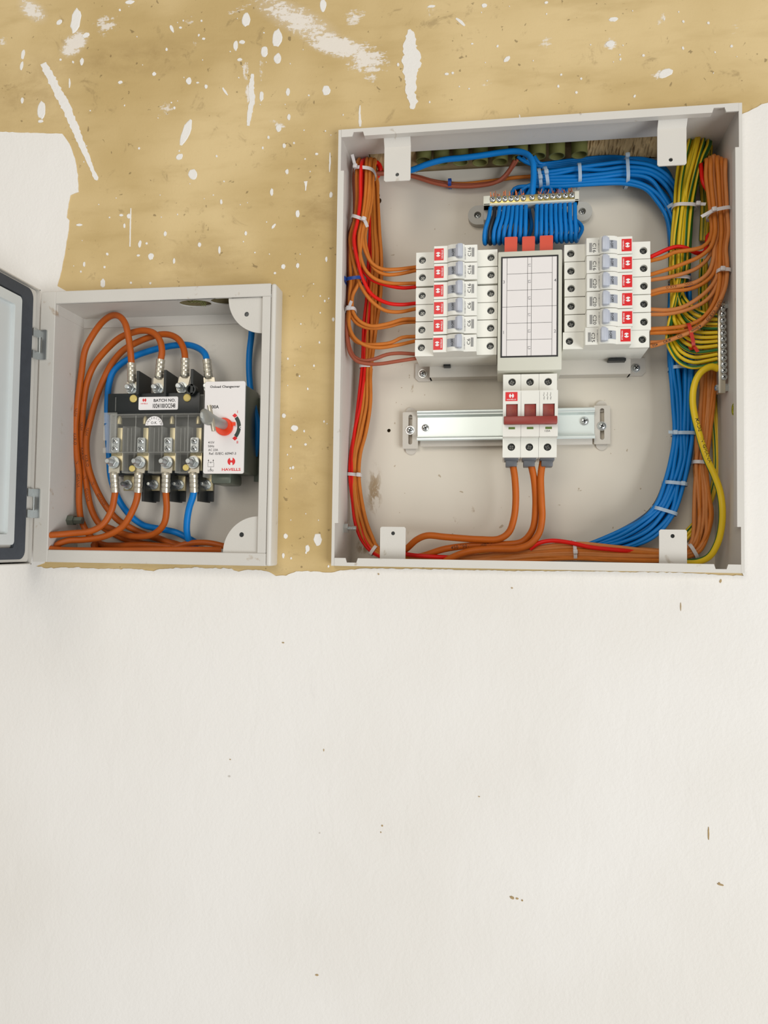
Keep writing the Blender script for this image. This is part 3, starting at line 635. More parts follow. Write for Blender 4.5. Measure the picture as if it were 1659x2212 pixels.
mb = MB(); mb.box(x0b, x1b, 0.050, 0.080, zz0 - 0.002, z0 + 0.002, 0.0006); mb.build('busbar_shroud', M_BLK, cov)
for px0, px1, py0, py1 in ((1090, 1117, 512, 544), (1128, 1155, 511, 543), (1166, 1194, 509, 541)):
    a0, a1, q0, q1 = rect(px0, px1, py0, py1, 36); mb = MB(); mb.plate([[(a0, q0), (a1, q0), (a1 + .0004, q1 - .001), (a1 - .0006, q1), (a0 + .0006, q1), (a0, q1 - .001)]], 0.0355, 0.0375); mb.box(a0 + .001, a1 - .001, 0.0375, 0.06, q0, q0 + 0.004)
    mb.build('busbar_cap', M_ORTAG, cov, smooth=0)['label'] = 'orange-red busbar end cap'

# ================================================================== DIN RAIL AND MAIN ISOLATOR
rail_t = thing('din_rail', P(1092, 925, 104), 'shiny galvanised mounting rail screwed to the back plate under the breakers', 'rail')
x0, x1 = X(901, 920, 88), X(1285, 915, 88); zc = Z(1092, 917, 88); hh = 0.0178
prof = [(0.0868, -hh), (0.0865, -hh + .0006), (0.0865, -hh + .0030), (0.0872, -hh + .0044), (0.0890, -hh + .0054), (0.0935, -hh + .0060), (0.0935, hh - .0072), (0.0915, hh - .0066), (0.0890, hh - .0052), (0.0872, hh - .0036), (0.0865, hh - .0020), (0.0865, hh - .0006), (0.0868, hh), (0.0877, hh), (0.0877, hh - .005), (0.0947, hh - .0055), (0.0947, -hh + .0055), (0.0877, -hh + .005), (0.0877, -hh)]
def tilt(o, ang, c):      # small tilt about the viewing axis
    o.rotation_euler = (0, ang, 0)
mb = MB(); mb.prism([(a, zc + c) for a, c in prof], 'x', x0, x1); mb.build('rail_channel', M_RAIL, rail_t, smooth=45)
mb = MB(); mb.box(x0 + .003, x1 - .002, 0.0947, 0.0965, zc - hh - .006, zc + hh + .002, .0004); mb.build('support_bar', M_ENCB, rail_t)
for px0, px1, py0, py1, sx, sy in ((870, 903, 889, 968, 886, 928), (1283, 1318, 878, 961, 1300, 922)):
    a0, a1, q0, q1 = rect(px0, px1, py0, py1, 97); cx = (a0 + a1) / 2
    mb = MB(); mb.plate([rr(a0, a1, q0, q1, .0008), rr(cx - .0024, cx + .0024, q0 + .005, q1 - .003, .0023)], 0.0960, 0.0985); mb.plate([circ(cx, q1, .0065, 20)], 0.1015, D); mb.plate([circ(cx, q0, .0065, 20)], 0.1015, D); mb.box(a0 + .002, a1 - .002, 0.0985, D, q0 + .001, q0 + .004); mb.box(a0 + .002, a1 - .002, 0.0985, D, q1 - .002, q1)
    mb.build('end_bracket', M_ENCB, rail_t, smooth=0)
    s = P(sx, sy, 96); mb = MB(); mb.lathe((s.x, .096, s.z), (0, -1, 0), [(.0052, 0), (.0052, .0008), (.004, .0008)], 16); screw(mb, s.x, s.z, .0952, .0044); mb.build('screw', [M_STEEL, M_DARK], rail_t)
for sx, sy in ((919, 923), (1262, 911)):
    s = P(sx, sy, 93.5); mb = MB(); mb.lathe((s.x, .0935, s.z), (0, -1, 0), [(.0052, 0), (.0052, .0008), (.004, .0008)], 16); screw(mb, s.x, s.z, .0927, .0044); mb.build('screw', [M_STEEL, M_DARK], rail_t)
rail_t.rotation_euler = (0, -0.0075, 0)

iso = thing('main_isolator', P(1143, 1003, 86), 'three-pole white main isolator switch with brick-red linked toggles', 'switch')
def I6(u, v, d): return P(840 + u * .3014, 780 + v * .3014, d)
TD, RD = 33, 17
xa, xb = I6(818, 150, TD).x, I6(1206, 150, TD).x; pole = (xb - xa) / 3
ztop, zt1 = I6(1010, 93, TD).z, I6(1010, 212, TD).z
zr0, zr1 = I6(1010, 540, RD).z, I6(1010, 210, RD).z
zl0, zl1 = I6(1005, 690, TD).z, I6(1005, 536, TD).z
wells = [((882, 150), (875, 616)), ((1010, 150), (1005, 616)), ((1142, 147), (1137, 616))]
mb = MB(); tx0, tx1 = [], []
for k in range(3):
    a0, a1 = xa + pole * k + .00012, xa + pole * (k + 1) - .00012
    mb.box(a0, a1, .039, .084, zl0, ztop, .0004)
    (tu, tv), (bu, bv) = wells[k]; cxp = (a0 + a1) / 2
    zt_ = I6(tu, tv, TD).z; zb_ = I6(bu, bv, TD).z
    mb.plate([rr(a0, a1, zt1 - .002, ztop, .0004), circ(cxp + .0002, zt_, .0041, 20)], .033, .0392); mb.lathe((cxp + .0002, .0388, zt_), (0, -1, 0), [(.0042, 0), (.0042, .0057)], 20, caps=False)
    mb.plate([rr(a0, a1, zl0, zl1 + .002, .0004), circ(cxp - .0002, zb_, .0041, 20)], .033, .0392); mb.lathe((cxp - .0002, .0388, zb_), (0, -1, 0), [(.0042, 0), (.0042, .0057)], 20, caps=False)
    wx0, wx1 = cxp - .0062, cxp + .0062; wz0, wz1 = I6(1010, 396, RD).z, I6(1010, 306, RD).z
    mb.plate([rr(a0, a1, zr0, zr1, .0004), rr(wx0, wx1, wz0 - .006, wz1)], .017, .0245); mb.box(a0, a1, .0245, .041, zr0, zr1)
mb.build('body', M_MCB, iso)
for k in range(3):
    a0 = xa + pole * k; cxp = a0 + pole / 2; (tu, tv), (bu, bv) = wells[k]
    for zz in (I6(tu, tv, TD).z, I6(bu, bv, TD).z):
        mb = MB(); mb.lathe((cxp, .0388, zz), (0, -1, 0), [(.0038, 0), (.0038, .0012), (.003, .0018), (0, .0018)], 16); mb.mat(1); a = random.uniform(0, 1.5)
        for kk in (0, PI / 2):
            q = Matrix.Translation((cxp, .0369, zz)) @ Matrix.Rotation(a + kk, 4, 'Y'); mb.add([tuple(q @ Vector((i * .0026, 0, j * .0005))) for i, j in ((-1, -1), (1, -1), (1, 1), (-1, 1))], [(0, 1, 2, 3)])
        mb.build('terminal_screw', [M_DKST, M_SLOT], iso)
    mb = MB(); mb.box(cxp - .0060, cxp + .0060, .0185, .0245, wz0 - .004, wz1 - .0002, .0006); o = mb.build('toggle', M_TOG, iso)
    mb = FB(); mb.text('0 OFF', cxp, (wz0 + wz1) / 2 - .001, .0185, h=.0038, wdt=.0098); mb.build('off_print', M_DKRED if False else M_BROWN, o, smooth=0)
    gz = I6(1010, 480, RD).z; mb = MB(); mb.box(cxp - .0034, cxp + .0034, .0168, .0172, gz - .0012, gz + .0012); mb.build('indicator_window', M_GWIN, iso, smooth=0)
    mb = MB(); q0 = I6(1005, 758, 48).z
    mb.box(a0 + .0035, a0 + pole - .0035, .042, .060, q0, zl0 + .0015, .0008); mb.box(a0 + .002, a0 + pole - .002, .040, .062, zl0 - .0025, zl0 + .001, .0005); mb.build('clamp', M_CLAMP, iso)
bz0, bz1 = I6(1010, 450, 8).z, I6(1010, 393, 8).z
mb = MB(); mb.box(xa + .0012, xb - .0012, .0075, .0150, bz0, bz1, .0010); mb.box(xa + .003, xb - .003, .0145, .021, bz0 + .003, bz1 + .001); mb.build('toggle_bar', M_TOG, iso)
r0 = I6(836, 287, RD); r1 = I6(922, 222, RD)
mb = MB(); mb.box(r0.x, r1.x, .0166, .017, r0.z, r1.z); o = mb.build('brand_sticker', M_LOGO, iso, smooth=0)
mb = FB(); cx = (r0.x + r1.x) / 2; e = emblem(.0026); zc2 = r0.z + (r1.z - r0.z) * .58; mb.add([(cx + i, .01645, zc2 + j) for i, j in e], [tuple(range(len(e)))]); mb.text('HAVELLS', cx, r0.z + .0016, .0166, h=.0013, wdt=.0096); mb.build('white_print', M_WHITE, o, smooth=0)
mb = FB(); q = I6(1137, 500, RD); mb.text('125A', q.x, q.z, .017, h=.0020)
for u in (1112, 1137, 1160):
    p = I6(u, 250, RD); mb.line(p.x, p.z + .004, p.x, p.z + .0012, .017, .0003); mb.line(p.x - .0008, p.z + .0014, p.x + .0006, p.z - .0016, .017, .0003); mb.line(p.x, p.z - .0016, p.x, p.z - .0042, .017, .0003); mb.line(p.x - .0006, p.z - .0022, p.x + .0006, p.z - .0022, .017, .0003)
mb.build('rating_print', M_INK, iso, smooth=0)

# ================================================================== NEUTRAL BAR
ND = 46
neu = thing('neutral_bar', P(1146, 440, 104), 'neutral terminal bar on grey feet with blue wires looping under it', 'terminal bar')
def NY(px): return 430.5 - .047 * (px - 1064)
zN = Z(1146, NY(1146), ND); xa2, xb2 = X(1044, 434, ND), X(1251, 426, ND)
mb = MB(); mb.box(X(1059, 433, ND), X(1241, 424, ND), .047, .056, zN - .0042, zN + .0040, .0004); mb.build('brass_bar', M_BRASS, neu)
mb = MB(); mb.box(xa2, xb2, .0455, .060, zN - .0064, zN - .0044, .0004); mb.box(xa2, X(1059, 433, ND), .0455, .060, zN - .0064, zN + .0045, .0006); mb.box(X(1241, 425, ND), xb2, .0455, .060, zN - .0064, zN + .0045, .0006); mb.build('bar_holder', M_COVER, neu)
NX = [1064, 1077, 1090, 1103, 1116, 1130, 1149, 1167, 1180, 1194, 1207, 1221, 1235]
for px in NX:
    p = P(px, NY(px), ND); mb = MB(); mb.lathe((p.x, .047, zN), (0, -1, 0), [(.0026, 0), (.0026, .0015)], 10); screw(mb, p.x, zN, .0455, .0031, .0016); mb.build('screw', [M_STEEL, M_DARK], neu)
for px, py, s in ((1032, 467, 1), (1257, 459, -1)):
    c = P(px, py, 98); x_in = xa2 + .004 if s > 0 else xb2 - .004
    mb = MB(); q = sorted((c.x, x_in + s * .006)); r = .0115
    ol = (arc(c.x, c.z, r, 90, 270, 14) + [(x_in + .008, c.z - r), (x_in + .008, c.z + r)]) if s > 0 else (arc(c.x, c.z, r, 90, -90, 14) + [(x_in - .008, c.z - r), (x_in - .008, c.z + r)])
    mb.plate([ol, circ(c.x, c.z, .0042, 16)], .0945, D); mb.plate([circ(c.x, c.z, .0045, 16)], .100, D); mb.box(x_in - .004, x_in + .004, .058, .096, zN - .018, zN + .003, .001); mb.build('insulator_foot', M_FOOT, neu, smooth=30)
    mb = MB(); screw(mb, c.x, c.z, .100, .0036, .003); mb.build('screw', [M_STEEL, M_DARK], neu)

# ================================================================== EARTH BAR
ED = 46
ear = thing('earth_bar', P(1560, 850, ED), 'upright metal earth terminal bar bolted to the right side wall', 'terminal bar')
ex0, ex1, ez0, ez1 = rect(1552, 1567, 655, 849, ED); 
mb = MB(); mb.box(ex0, ex1, .046, .055, ez0, ez1, .0005); mb.build('bar', M_BRASS if False else M_TIN, ear)
EYS = [665.5, 678, 692, 706, 720, 733, 747, 760.5, 774, 788, 801, 815]
for py in EYS:
    p = P(1560.5 + (py - 665) * .02, py, ED); mb = MB(); mb.lathe((p.x, .046, p.z), (0, -1, 0), [(.0028, 0), (.0028, .0012)], 10); screw(mb, p.x, p.z, .0448, .0033, .0018); mb.build('screw', [M_STEEL, M_DARK], ear)
for py in (657, 836):
    p = P(1560, py, ED); mb = MB(); mb.lathe((ex1, .0505, p.z), (1, 0, 0), [(.0045, 0), (.0045, .0045), (.0022, .0045), (.0022, W - t - ex1)], 6); mb.lathe((ex0, .0505, p.z), (-1, 0, 0), [(.0035, 0), (.0035, .002), (.0015, .003), (0, .003)], 6); mb.build('fixing_bolt', M_STEEL, ear)

# ================================================================== CABLES
def wire(name, pts, r, m, label, cat='wire', group=None, n=10, stripes=None, step=0.003, bare=None, twist=0.0):
    p = smooth_path([P(*q) if isinstance(q, tuple) else q for q in pts], step); org = p[0]
    mb = MB(); mb.tube(p, r, n, raw=True, stripes=stripes, twist=twist)
    o = mb.build(name, m, org=org, smooth=60); tag(o, label, cat, group)
    if bare is not None:
        mb = MB()
        for k in range(5):
            q = Vector(p[0]); a = Vector(bare) + Vector((random.uniform(-.0012, .0012), random.uniform(-.001, .001), random.uniform(-.001, .0015)))
            e = q + Vector((random.uniform(-.001, .001), random.uniform(-.0008, .0008), 0)); mb.tube(np.array([tuple(e), tuple(e + a * .5), tuple(e + a)]), .00035, 5, raw=True)
        mb.build('bare_end', M_COPPER, o)
    return o, p
def tube_text(parent, p, r, s, target, size, m=M_INK, flip=False, off=0.0):
    """print wrapped round a cable, starting at the path point nearest the target"""
    a, b, f = text2d(s); p = p[::-1] if flip else p
    T = np.gradient(p, axis=0); T /= np.linalg.norm(T, axis=1)[:, None]
    cum = np.concatenate([[0], np.cumsum(np.linalg.norm(np.diff(p, axis=0), axis=1))]); s0 = cum[np.argmin(np.linalg.norm(p - np.array(tuple(target)), axis=1))]
    mb = FB(); vs = []
    for i, j in zip(a, b):
        d = s0 + i * size; q = np.array([np.interp(d, cum, p[:, k]) for k in range(3)]); tt = np.array([np.interp(d, cum, T[:, k]) for k in range(3)]); tt /= np.linalg.norm(tt)
        n = np.array([0, -1.0, 0]); n -= tt * n.dot(tt); n /= np.linalg.norm(n); bb = np.cross(n, tt); an = j * size / r + off
        vs.append(q + (r + .00012) * (math.cos(an) * n + math.sin(an) * bb))
    mb.add(vs, f); return mb.build('cable_print', m, parent, smooth=0)
def perp(px, py, qx, qy):
    d = Vector((qx - px, qy - py)).normalized(); return Vector((-d.y, d.x))
def along(st, s, dj, jit=0.12, seed=0):
    """one wire of a bundle: stations (px, py, depth, half width px, half depth mm), s and dj in -1..1"""
    rs = np.random.RandomState(seed); out = []; n = len(st); o = s; q = dj
    for i, (px, py, d, hw, hd) in enumerate(st):
        a = st[max(0, i - 1)]; c = st[min(n - 1, i + 1)]; nrm = perp(a[0], a[1], c[0], c[1])
        o2 = max(-1, min(1, s + rs.uniform(-jit, jit))); q2 = max(-1, min(1, dj + rs.uniform(-jit, jit)))
        out.append((px + nrm.x * hw * o2, py + nrm.y * hw * o2, d + hd * q2))
    return out

# ---- blue neutrals
BST = [(1250, 381, 84, 19, 9), (1300, 377, 84, 22, 9), (1352, 374, 84, 24, 9), (1404, 384, 83, 27, 9), (1440, 418, 82, 27, 9), (1461, 470, 82, 21, 9), (1467, 560, 83, 19, 9), (1469, 690, 83, 23, 9),
       (1471, 780, 82, 25, 9), (1473, 860, 82, 20, 8), (1476, 938, 80, 19, 7), (1470, 990, 80, 20, 8), (1456, 1045, 79, 20, 7), (1435, 1100, 79, 22, 8), (1398, 1140, 79, 24, 8), (1345, 1166, 80, 20, 8), (1290, 1182, 82, 13, 8), (1240, 1194, 84, 8, 7), (1180, 1204, 86, 6, 6)]
tops = [1060, 1070, 1080, 1090, 1099, 1108, 1117, 1126, 1136, 1160, 1170, 1180, 1190, 1200, 1210, 1220, 1231, 1242]
bots = [1046, 1057, 1066, 1077, 1088, 1100, 1112, 1123, 1134, 1158, 1168, 1179, 1190, 1201, 1211, 1222, 1233, 1243]
slots = [(a, c) for c in (-0.9, 0, 0.9) for a in (1, .6, .2, -.2, -.6, -1)]
order = [0, 6, 12, 1, 7, 13, 2, 8, 14, 3, 9, 15, 4, 10, 16, 5, 11, 17]
for i in range(18):
    xt, xb = tops[i], bots[i]; s, dj = slots[order[i]]
    yb = 527 - (xb - 1046) * .03; dz = 1 if i % 2 else 0
    xr = 1085 + (xt - 1060) * .55 + 16
    pts = [(xt, NY(xt) + 14, 52), (xt - .3 * (xt - xb), 470, 44 + dz), (xb + 1, 500, 43 + dz), (xb, yb - 8, 46), (xb + 2, yb, 54), (xb + 6, yb - 8, 63), (xb + 14, 490, 70), (xr, 440, 78 + 3 * dj), (xr + 10 + 12 * (i / 17), 408, 82 + 5 * dj), (1150 + 14 * i / 17 + 6 * s, 390 + 14 * s * 0.9, 84 + 7 * dj), (1200, 386 + 17 * s, 84 + 8 * dj)]
    pts += along(BST, s, dj, 0.20, 50 + i)
    m = M_BLACK if i == 1 else M_BLUE
    lab = 'black wire among the blue loops under the neutral bar' if i == 1 else 'blue wire looping under the neutral bar, %s loop from the left' % ORD[i]
    wire('neutral_wire', pts, 0.00232, m, lab, group='wires under the neutral bar' if i != 1 else None, bare=None, n=9, step=.004)
# strands of bare copper poking out above the bar
for k, px in enumerate(NX):
    if k == 6: continue
    p = P(px, NY(px) - 6, ND + 4); mb = MB()
    for j in range(6):
        q = p + Vector((random.uniform(-.002, .002), random.uniform(-.001, .002), -.004)); e = q + Vector((random.uniform(-.003, .003), random.uniform(-.002, .002), random.uniform(.005, .0105))); mb.tube(np.array([tuple(q), tuple((q + e) / 2 + Vector((random.uniform(-.0006, .0006), 0, 0))), tuple(e)]), .0004, 5, raw=True)
    mb.build('copper_strands', M_COPPER, neu)
# second blue run up to the conduits, behind
for i in range(4):
    wire('neutral_wire', [(1118 + 12 * i, 338, 84), (1135 + 10 * i, 350 + i, 86), (1180, 362 - 3 * i, 90), (1250, 356 - 4 * i, 92), (1330, 345 - 2 * i, 93), (1395, 344 + i * 2, 94), (1435, 362 + 3 * i, 95), (1458, 410, 96), (1464, 480, 96), (1464, 640, 96), (1466, 760, 96)], .0022, M_BLUE,
         'blue wire running from the conduits behind the top blue bundle, %s of four' % ORD[i], group='blue wires behind the top bundle', n=8, step=.005)
wire('neutral_cable', [(1149, 432, 50), (1151, 405, 50), (1153, 372, 52), (1150, 348, 54), (1138, 333, 57), (1116, 327, 60), (1085, 329, 62), (1045, 335, 63), (1000, 341, 63), (960, 345, 64), (925, 354, 65), (890, 367, 68), (855, 374, 74), (835, 372, 82)], .0034, M_BLUE, 'thick blue cable arching from the top left tab into the neutral bar', 'cable', n=14)
for i, (pts, m, lab) in enumerate([
        ([(812, 374, 80), (840, 374, 84), (890, 381, 90), (940, 396, 92), (975, 402, 92), (1030, 402, 92), (1075, 392, 91), (1098, 370, 88), (1112, 346, 82)], M_BROWN, 'red-brown wire sagging under the top conduits, lower of three'),
        ([(808, 376, 82), (845, 376, 88), (895, 380, 94), (940, 392, 96), (985, 399, 96), (1040, 398, 96), (1085, 388, 95), (1104, 365, 91), (1118, 344, 86)], M_BROWN, 'red-brown wire sagging under the top conduits, middle of three'),
        ([(815, 366, 86), (860, 374, 92), (910, 385, 98), (955, 394, 99), (1000, 397, 99), (1060, 391, 99), (1110, 384, 98), (1170, 380, 96)], M_ORANGE, 'orange wire sagging under the top conduits, uppermost of three')]):
    wire('phase_wire', pts, .0022, m, lab, n=10)
wire('conduit_wire', [(800, 358, 80), (815, 352, 84), (822, 368, 86), (812, 384, 90), (800, 395, 94)], .003, M_RED, 'short red cable end in the top left corner by the slot', 'cable', n=10)

# ---- left bundle
LF = [(640, 752, 764), (609, 752, 780), (560, 751, 783), (515, 753, 788), (475, 763, 794), (430, 766, 803), (385, 765, 806), (358, 767, 806)]
LB = [(806, 395, 86, 10, 6), (808, 440, 86, 9, 6), (810, 500, 86, 11, 7), (810, 560, 86, 14, 7), (806, 640, 86, 16, 7), (801, 700, 86, 15, 7), (796, 760, 86, 12, 6), (792, 795, 86, 10, 6), (788, 870, 84, 14, 6), (777, 930, 82, 14, 6), (769, 980, 80, 11, 6),
      (766, 1026, 78, 11, 6), (770, 1080, 77, 11, 6), (780, 1130, 76, 12, 6), (794, 1165, 76, 12, 6), (812, 1189, 76, 9, 6), (850, 1204, 78, 7, 6), (900, 1209, 80, 5, 6), (960, 1212, 84, 4, 6)]
LW = [  # branch points from the breaker, first front station, slot, depth, material
    ([(899, 577, 56), (854, 582, 50), (825, 581, 46), (804, 569, 44), (790, 545, 44)], 3, .86, 44, M_ORANGE, 'upper orange wire'),
    ([(899, 584, 58), (860, 592, 53), (833, 593, 49), (811, 583, 48), (799, 562, 48)], 3, 1.0, 49, M_ORANGE, 'lower orange wire'),
    ([(899, 612, 56), (845, 612, 50), (813, 604, 46), (793, 588, 43), (782, 566, 42)], 3, .62, 42, M_ORANGE, 'upper orange wire'),
    ([(899, 620, 58), (869, 622, 55), (835, 616, 52), (803, 604, 50), (785, 586, 48), (777, 560, 46)], 3, .45, 47, M_RED, 'lower red wire'),
    ([(899, 655, 56), (866, 658, 50), (835, 654, 45), (803, 636, 41), (784, 603, 37), (774, 570, 36)], 3, .33, 36, M_RED, 'upper red wire'),
    ([(899, 667, 58), (860, 674, 51), (830, 670, 47), (802, 650, 43), (782, 622, 41), (771, 595, 41)], 3, .12, 42, M_ORANGE, 'lower orange wire'),
    ([(899, 689, 56), (870, 690, 52), (835, 700, 49), (800, 704, 46), (776, 693, 43), (763, 675, 41)], 0, .8, 42, M_ORANGE, 'upper orange wire'),
    ([(899, 695, 60), (870, 697, 56), (835, 706, 53), (800, 709, 50), (773, 700, 47), (759, 682, 45)], 0, .45, 47, M_ORANGE, 'lower orange wire'),
    ([(899, 727, 56), (869, 729, 53), (845, 740, 51), (816, 744, 49), (790, 744, 49), (768, 737, 48), (756, 720, 46), (752, 695, 45), (753, 672, 44)], 0, .55, 51, M_ORANGE, 'upper orange wire'),
    ([(899, 736, 58), (860, 745, 52), (820, 751, 48), (792, 747, 45), (766, 730, 43), (754, 702, 42), (755, 676, 42)], 0, .2, 44, M_ORANGE, 'lower orange wire'),
    ([(899, 765, 57), (860, 763, 54), (835, 766, 53), (810, 775, 52), (786, 779, 51), (766, 771, 50), (755, 750, 49), (751, 722, 48), (751, 690, 48)], 0, 0.05, 52, M_BROWN, 'upper mauve-brown wire'),
    ([(899, 774, 59), (860, 780, 54), (820, 786, 50), (795, 786, 48), (771, 780, 46), (756, 762, 46), (750, 732, 45), (749, 700, 45)], 0, 0.0, 56, M_BROWN, 'lower mauve-brown wire')]
lsl = [(-1, -1), (-.8, 0), (.3, -1), (.95, -.8), (.55, -1), (-.1, -1), (0, 0), (-.35, -.6), (-.5, 0), (.6, .4), (.3, .9), (-.2, .9)]
LP = []
for i, (br, k0, s, dd, m, lab) in enumerate(LW):
    pts = list(br)
    for y, a, c in LF[k0:]:
        pts.append((a + s * (c - a) + random.uniform(-1, 1), y, dd + (2 if y < 450 else 0)))
    xt = pts[-1][0]; pts += [(xt + 2, 345 + random.uniform(-2, 3), dd + 12), (xt + 5, 349, dd + 24), (min(808, xt + 10), 366, max(dd + 28, 78))]
    sl = lsl[i]; pts += along(LB, sl[0], sl[1], 0.22, 200 + i)
    pp = pts
    wire('phase_wire', pp, .0021, m, '%s into the %s breaker of the left column' % (lab, POS[i // 2] if i // 2 in (0, 5) else POS[i // 2].replace(' from the top', ' highest')), group='wires of the left column', n=9, step=.004)

# ---- right bundle
def R5(u, v, d): return (1360 + u * .1809, 500 + v * .1809, d)
RF = [(500, 1538, 1573), (462, 1536, 1571), (420, 1531, 1569), (380, 1526, 1567), (352, 1526, 1566)]
RB = [(1550, 400, 84, 7, 6), (1551, 500, 84, 6, 6), (1548, 600, 84, 8, 6), (1540, 700, 84, 12, 6), (1532, 790, 84, 15, 6), (1525, 870, 82, 16, 6), (1518, 940, 80, 15, 6), (1513, 1005, 79, 14, 5), (1515, 1060, 78, 17, 6), (1519, 1110, 77, 20, 6), (1514, 1150, 77, 19, 6), (1500, 1182, 77, 14, 6),
      (1470, 1198, 76, 10, 7), (1420, 1199, 74, 13, 8), (1330, 1194, 72, 16, 9), (1240, 1190, 70, 16, 9), (1160, 1195, 70, 14, 9), (1080, 1203, 72, 10, 9), (1000, 1208, 74, 7, 9), (920, 1208, 78, 6, 8), (880, 1206, 82, 6, 8)]
RW = [
    ([(255, 305, 56), (350, 258, 54), (470, 205, 52), (580, 180, 51), (680, 200, 50), (790, 255, 54), (880, 255, 58), (925, 180, 60), (930, 60, 58)], .02, 52, M_RED, 'upper red wire'),
    ([(255, 350, 57), (400, 312, 52), (540, 248, 47), (720, 222, 43), (870, 185, 42), (950, 110, 42)], .0, 42, M_ORANGE, 'lower orange wire'),
    ([(255, 515, 56), (450, 455, 50), (650, 382, 46), (850, 292, 42), (970, 185, 39), (1008, 70, 38)], .22, 38, M_ORANGE, 'upper orange wire'),
    ([(255, 580, 58), (450, 550, 53), (650, 500, 50), (800, 440, 48), (920, 340, 47), (985, 220, 46), (1010, 90, 46)], .2, 47, M_TAN, 'lower tan wire'),
    ([(255, 720, 56), (400, 682, 51), (600, 650, 47), (800, 600, 44), (935, 500, 42), (995, 360, 41), (1015, 180, 42)], .38, 43, M_TAN, 'upper tan wire'),
    ([(255, 758, 58), (430, 712, 53), (700, 690, 48), (880, 618, 45), (990, 515, 43), (1032, 380, 42), (1040, 200, 43)], .42, 48, M_ORANGE, 'lower orange wire'),
    ([(255, 930, 56), (450, 938, 51), (620, 908, 47), (800, 810, 44), (950, 685, 42), (1035, 560, 41), (1060, 400, 41), (1060, 200, 43)], .6, 44, M_TAN, 'upper tan wire'),
    ([(255, 990, 58), (450, 985, 53), (700, 930, 48), (890, 842, 44), (995, 735, 42), (1050, 600, 42), (1075, 450, 42), (1080, 250, 44)], .62, 49, M_TAN, 'lower tan wire'),
    ([(255, 1165, 56), (500, 1150, 51), (700, 1118, 47), (850, 1050, 43), (950, 948, 40), (1030, 800, 38), (1072, 620, 37), (1075, 400, 38), (1080, 200, 40)], .6, 38, M_ORANGE, 'upper orange wire'),
    ([(255, 1212, 58), (480, 1205, 53), (700, 1178, 49), (860, 1105, 45), (970, 990, 42), (1050, 840, 40), (1110, 640, 39), (1125, 420, 40), (1115, 200, 42)], .8, 42, M_ORANGE, 'lower orange wire'),
    ([(255, 1325, 58), (380, 1320, 56), (520, 1278, 53), (700, 1205, 49), (850, 1128, 46), (960, 1030, 44), (1060, 880, 43), (1130, 690, 42), (1150, 450, 42), (1135, 200, 44)], .92, 46, M_TAN, 'upper tan wire'),
    ([(255, 1372, 55), (350, 1348, 53), (450, 1310, 50), (600, 1252, 46), (750, 1190, 43), (890, 1090, 39), (1000, 962, 37), (1085, 810, 36), (1145, 650, 36), (1165, 420, 37), (1150, 200, 39)], 1.0, 38, M_TAN, 'lower tan wire lettered with cable markings')]
rsl = [(.0, .6), (1, -1), (.7, -1), (.4, -1), (.1, -1), (-.2, -1), (-.5, -1), (-.8, -1), (.85, .3), (.3, .5), (-.3, .5), (-.7, .6)]
for i, (br, s, dd, m, lab) in enumerate(RW):
    pts = [R5(u - (8 if k == 0 else 0), v, d) for k, (u, v, d) in enumerate(br)]
    for y, a, c in RF: pts.append((a + s * (c - a) + random.uniform(-1, 1), y, dd + 2))
    xt = pts[-1][0]; top = 338 + 14 * abs(s - .5) + random.uniform(-2, 2)
    if i == 0: pts[-2:] = [(1519, 395, dd), (1515, 368, dd + 4)]; xt = 1514; top = 354
    pts += [(xt, top, dd + 12), (max(1520, xt - 3), top + 4, dd + 24), (max(1530, min(1552, xt - 6)), top + 24, max(dd + 28, 78))]
    pts += along(RB, -rsl[i][0], rsl[i][1], 0.22, 300 + i)
    o, p = wire('phase_wire', pts, .00225, m, '%s into the %s breaker of the right column' % (lab, POS[i // 2] if i // 2 in (0, 5) else POS[i // 2].replace(' from the top', ' highest')), group='wires of the right column', n=10, step=.004)
    if i == 11:
        for tx, u, v in (('450/', 310, 1355), ('MM2', 460, 1310), ('SO', 595, 1252), ('4.0mm', 790, 1165), ('KABLO', 955, 1020), ('NUH', 1060, 860)): tube_text(o, p, .00225, tx, P(*R5(u, v, 42)), .0040, flip=True)
    if i == 4:
        for tx, u, v in (('KABLO', 510, 675), ('NON', 715, 640)): tube_text(o, p, .00225, tx, P(*R5(u, v, 47)), .0034, M_INKB, flip=True)

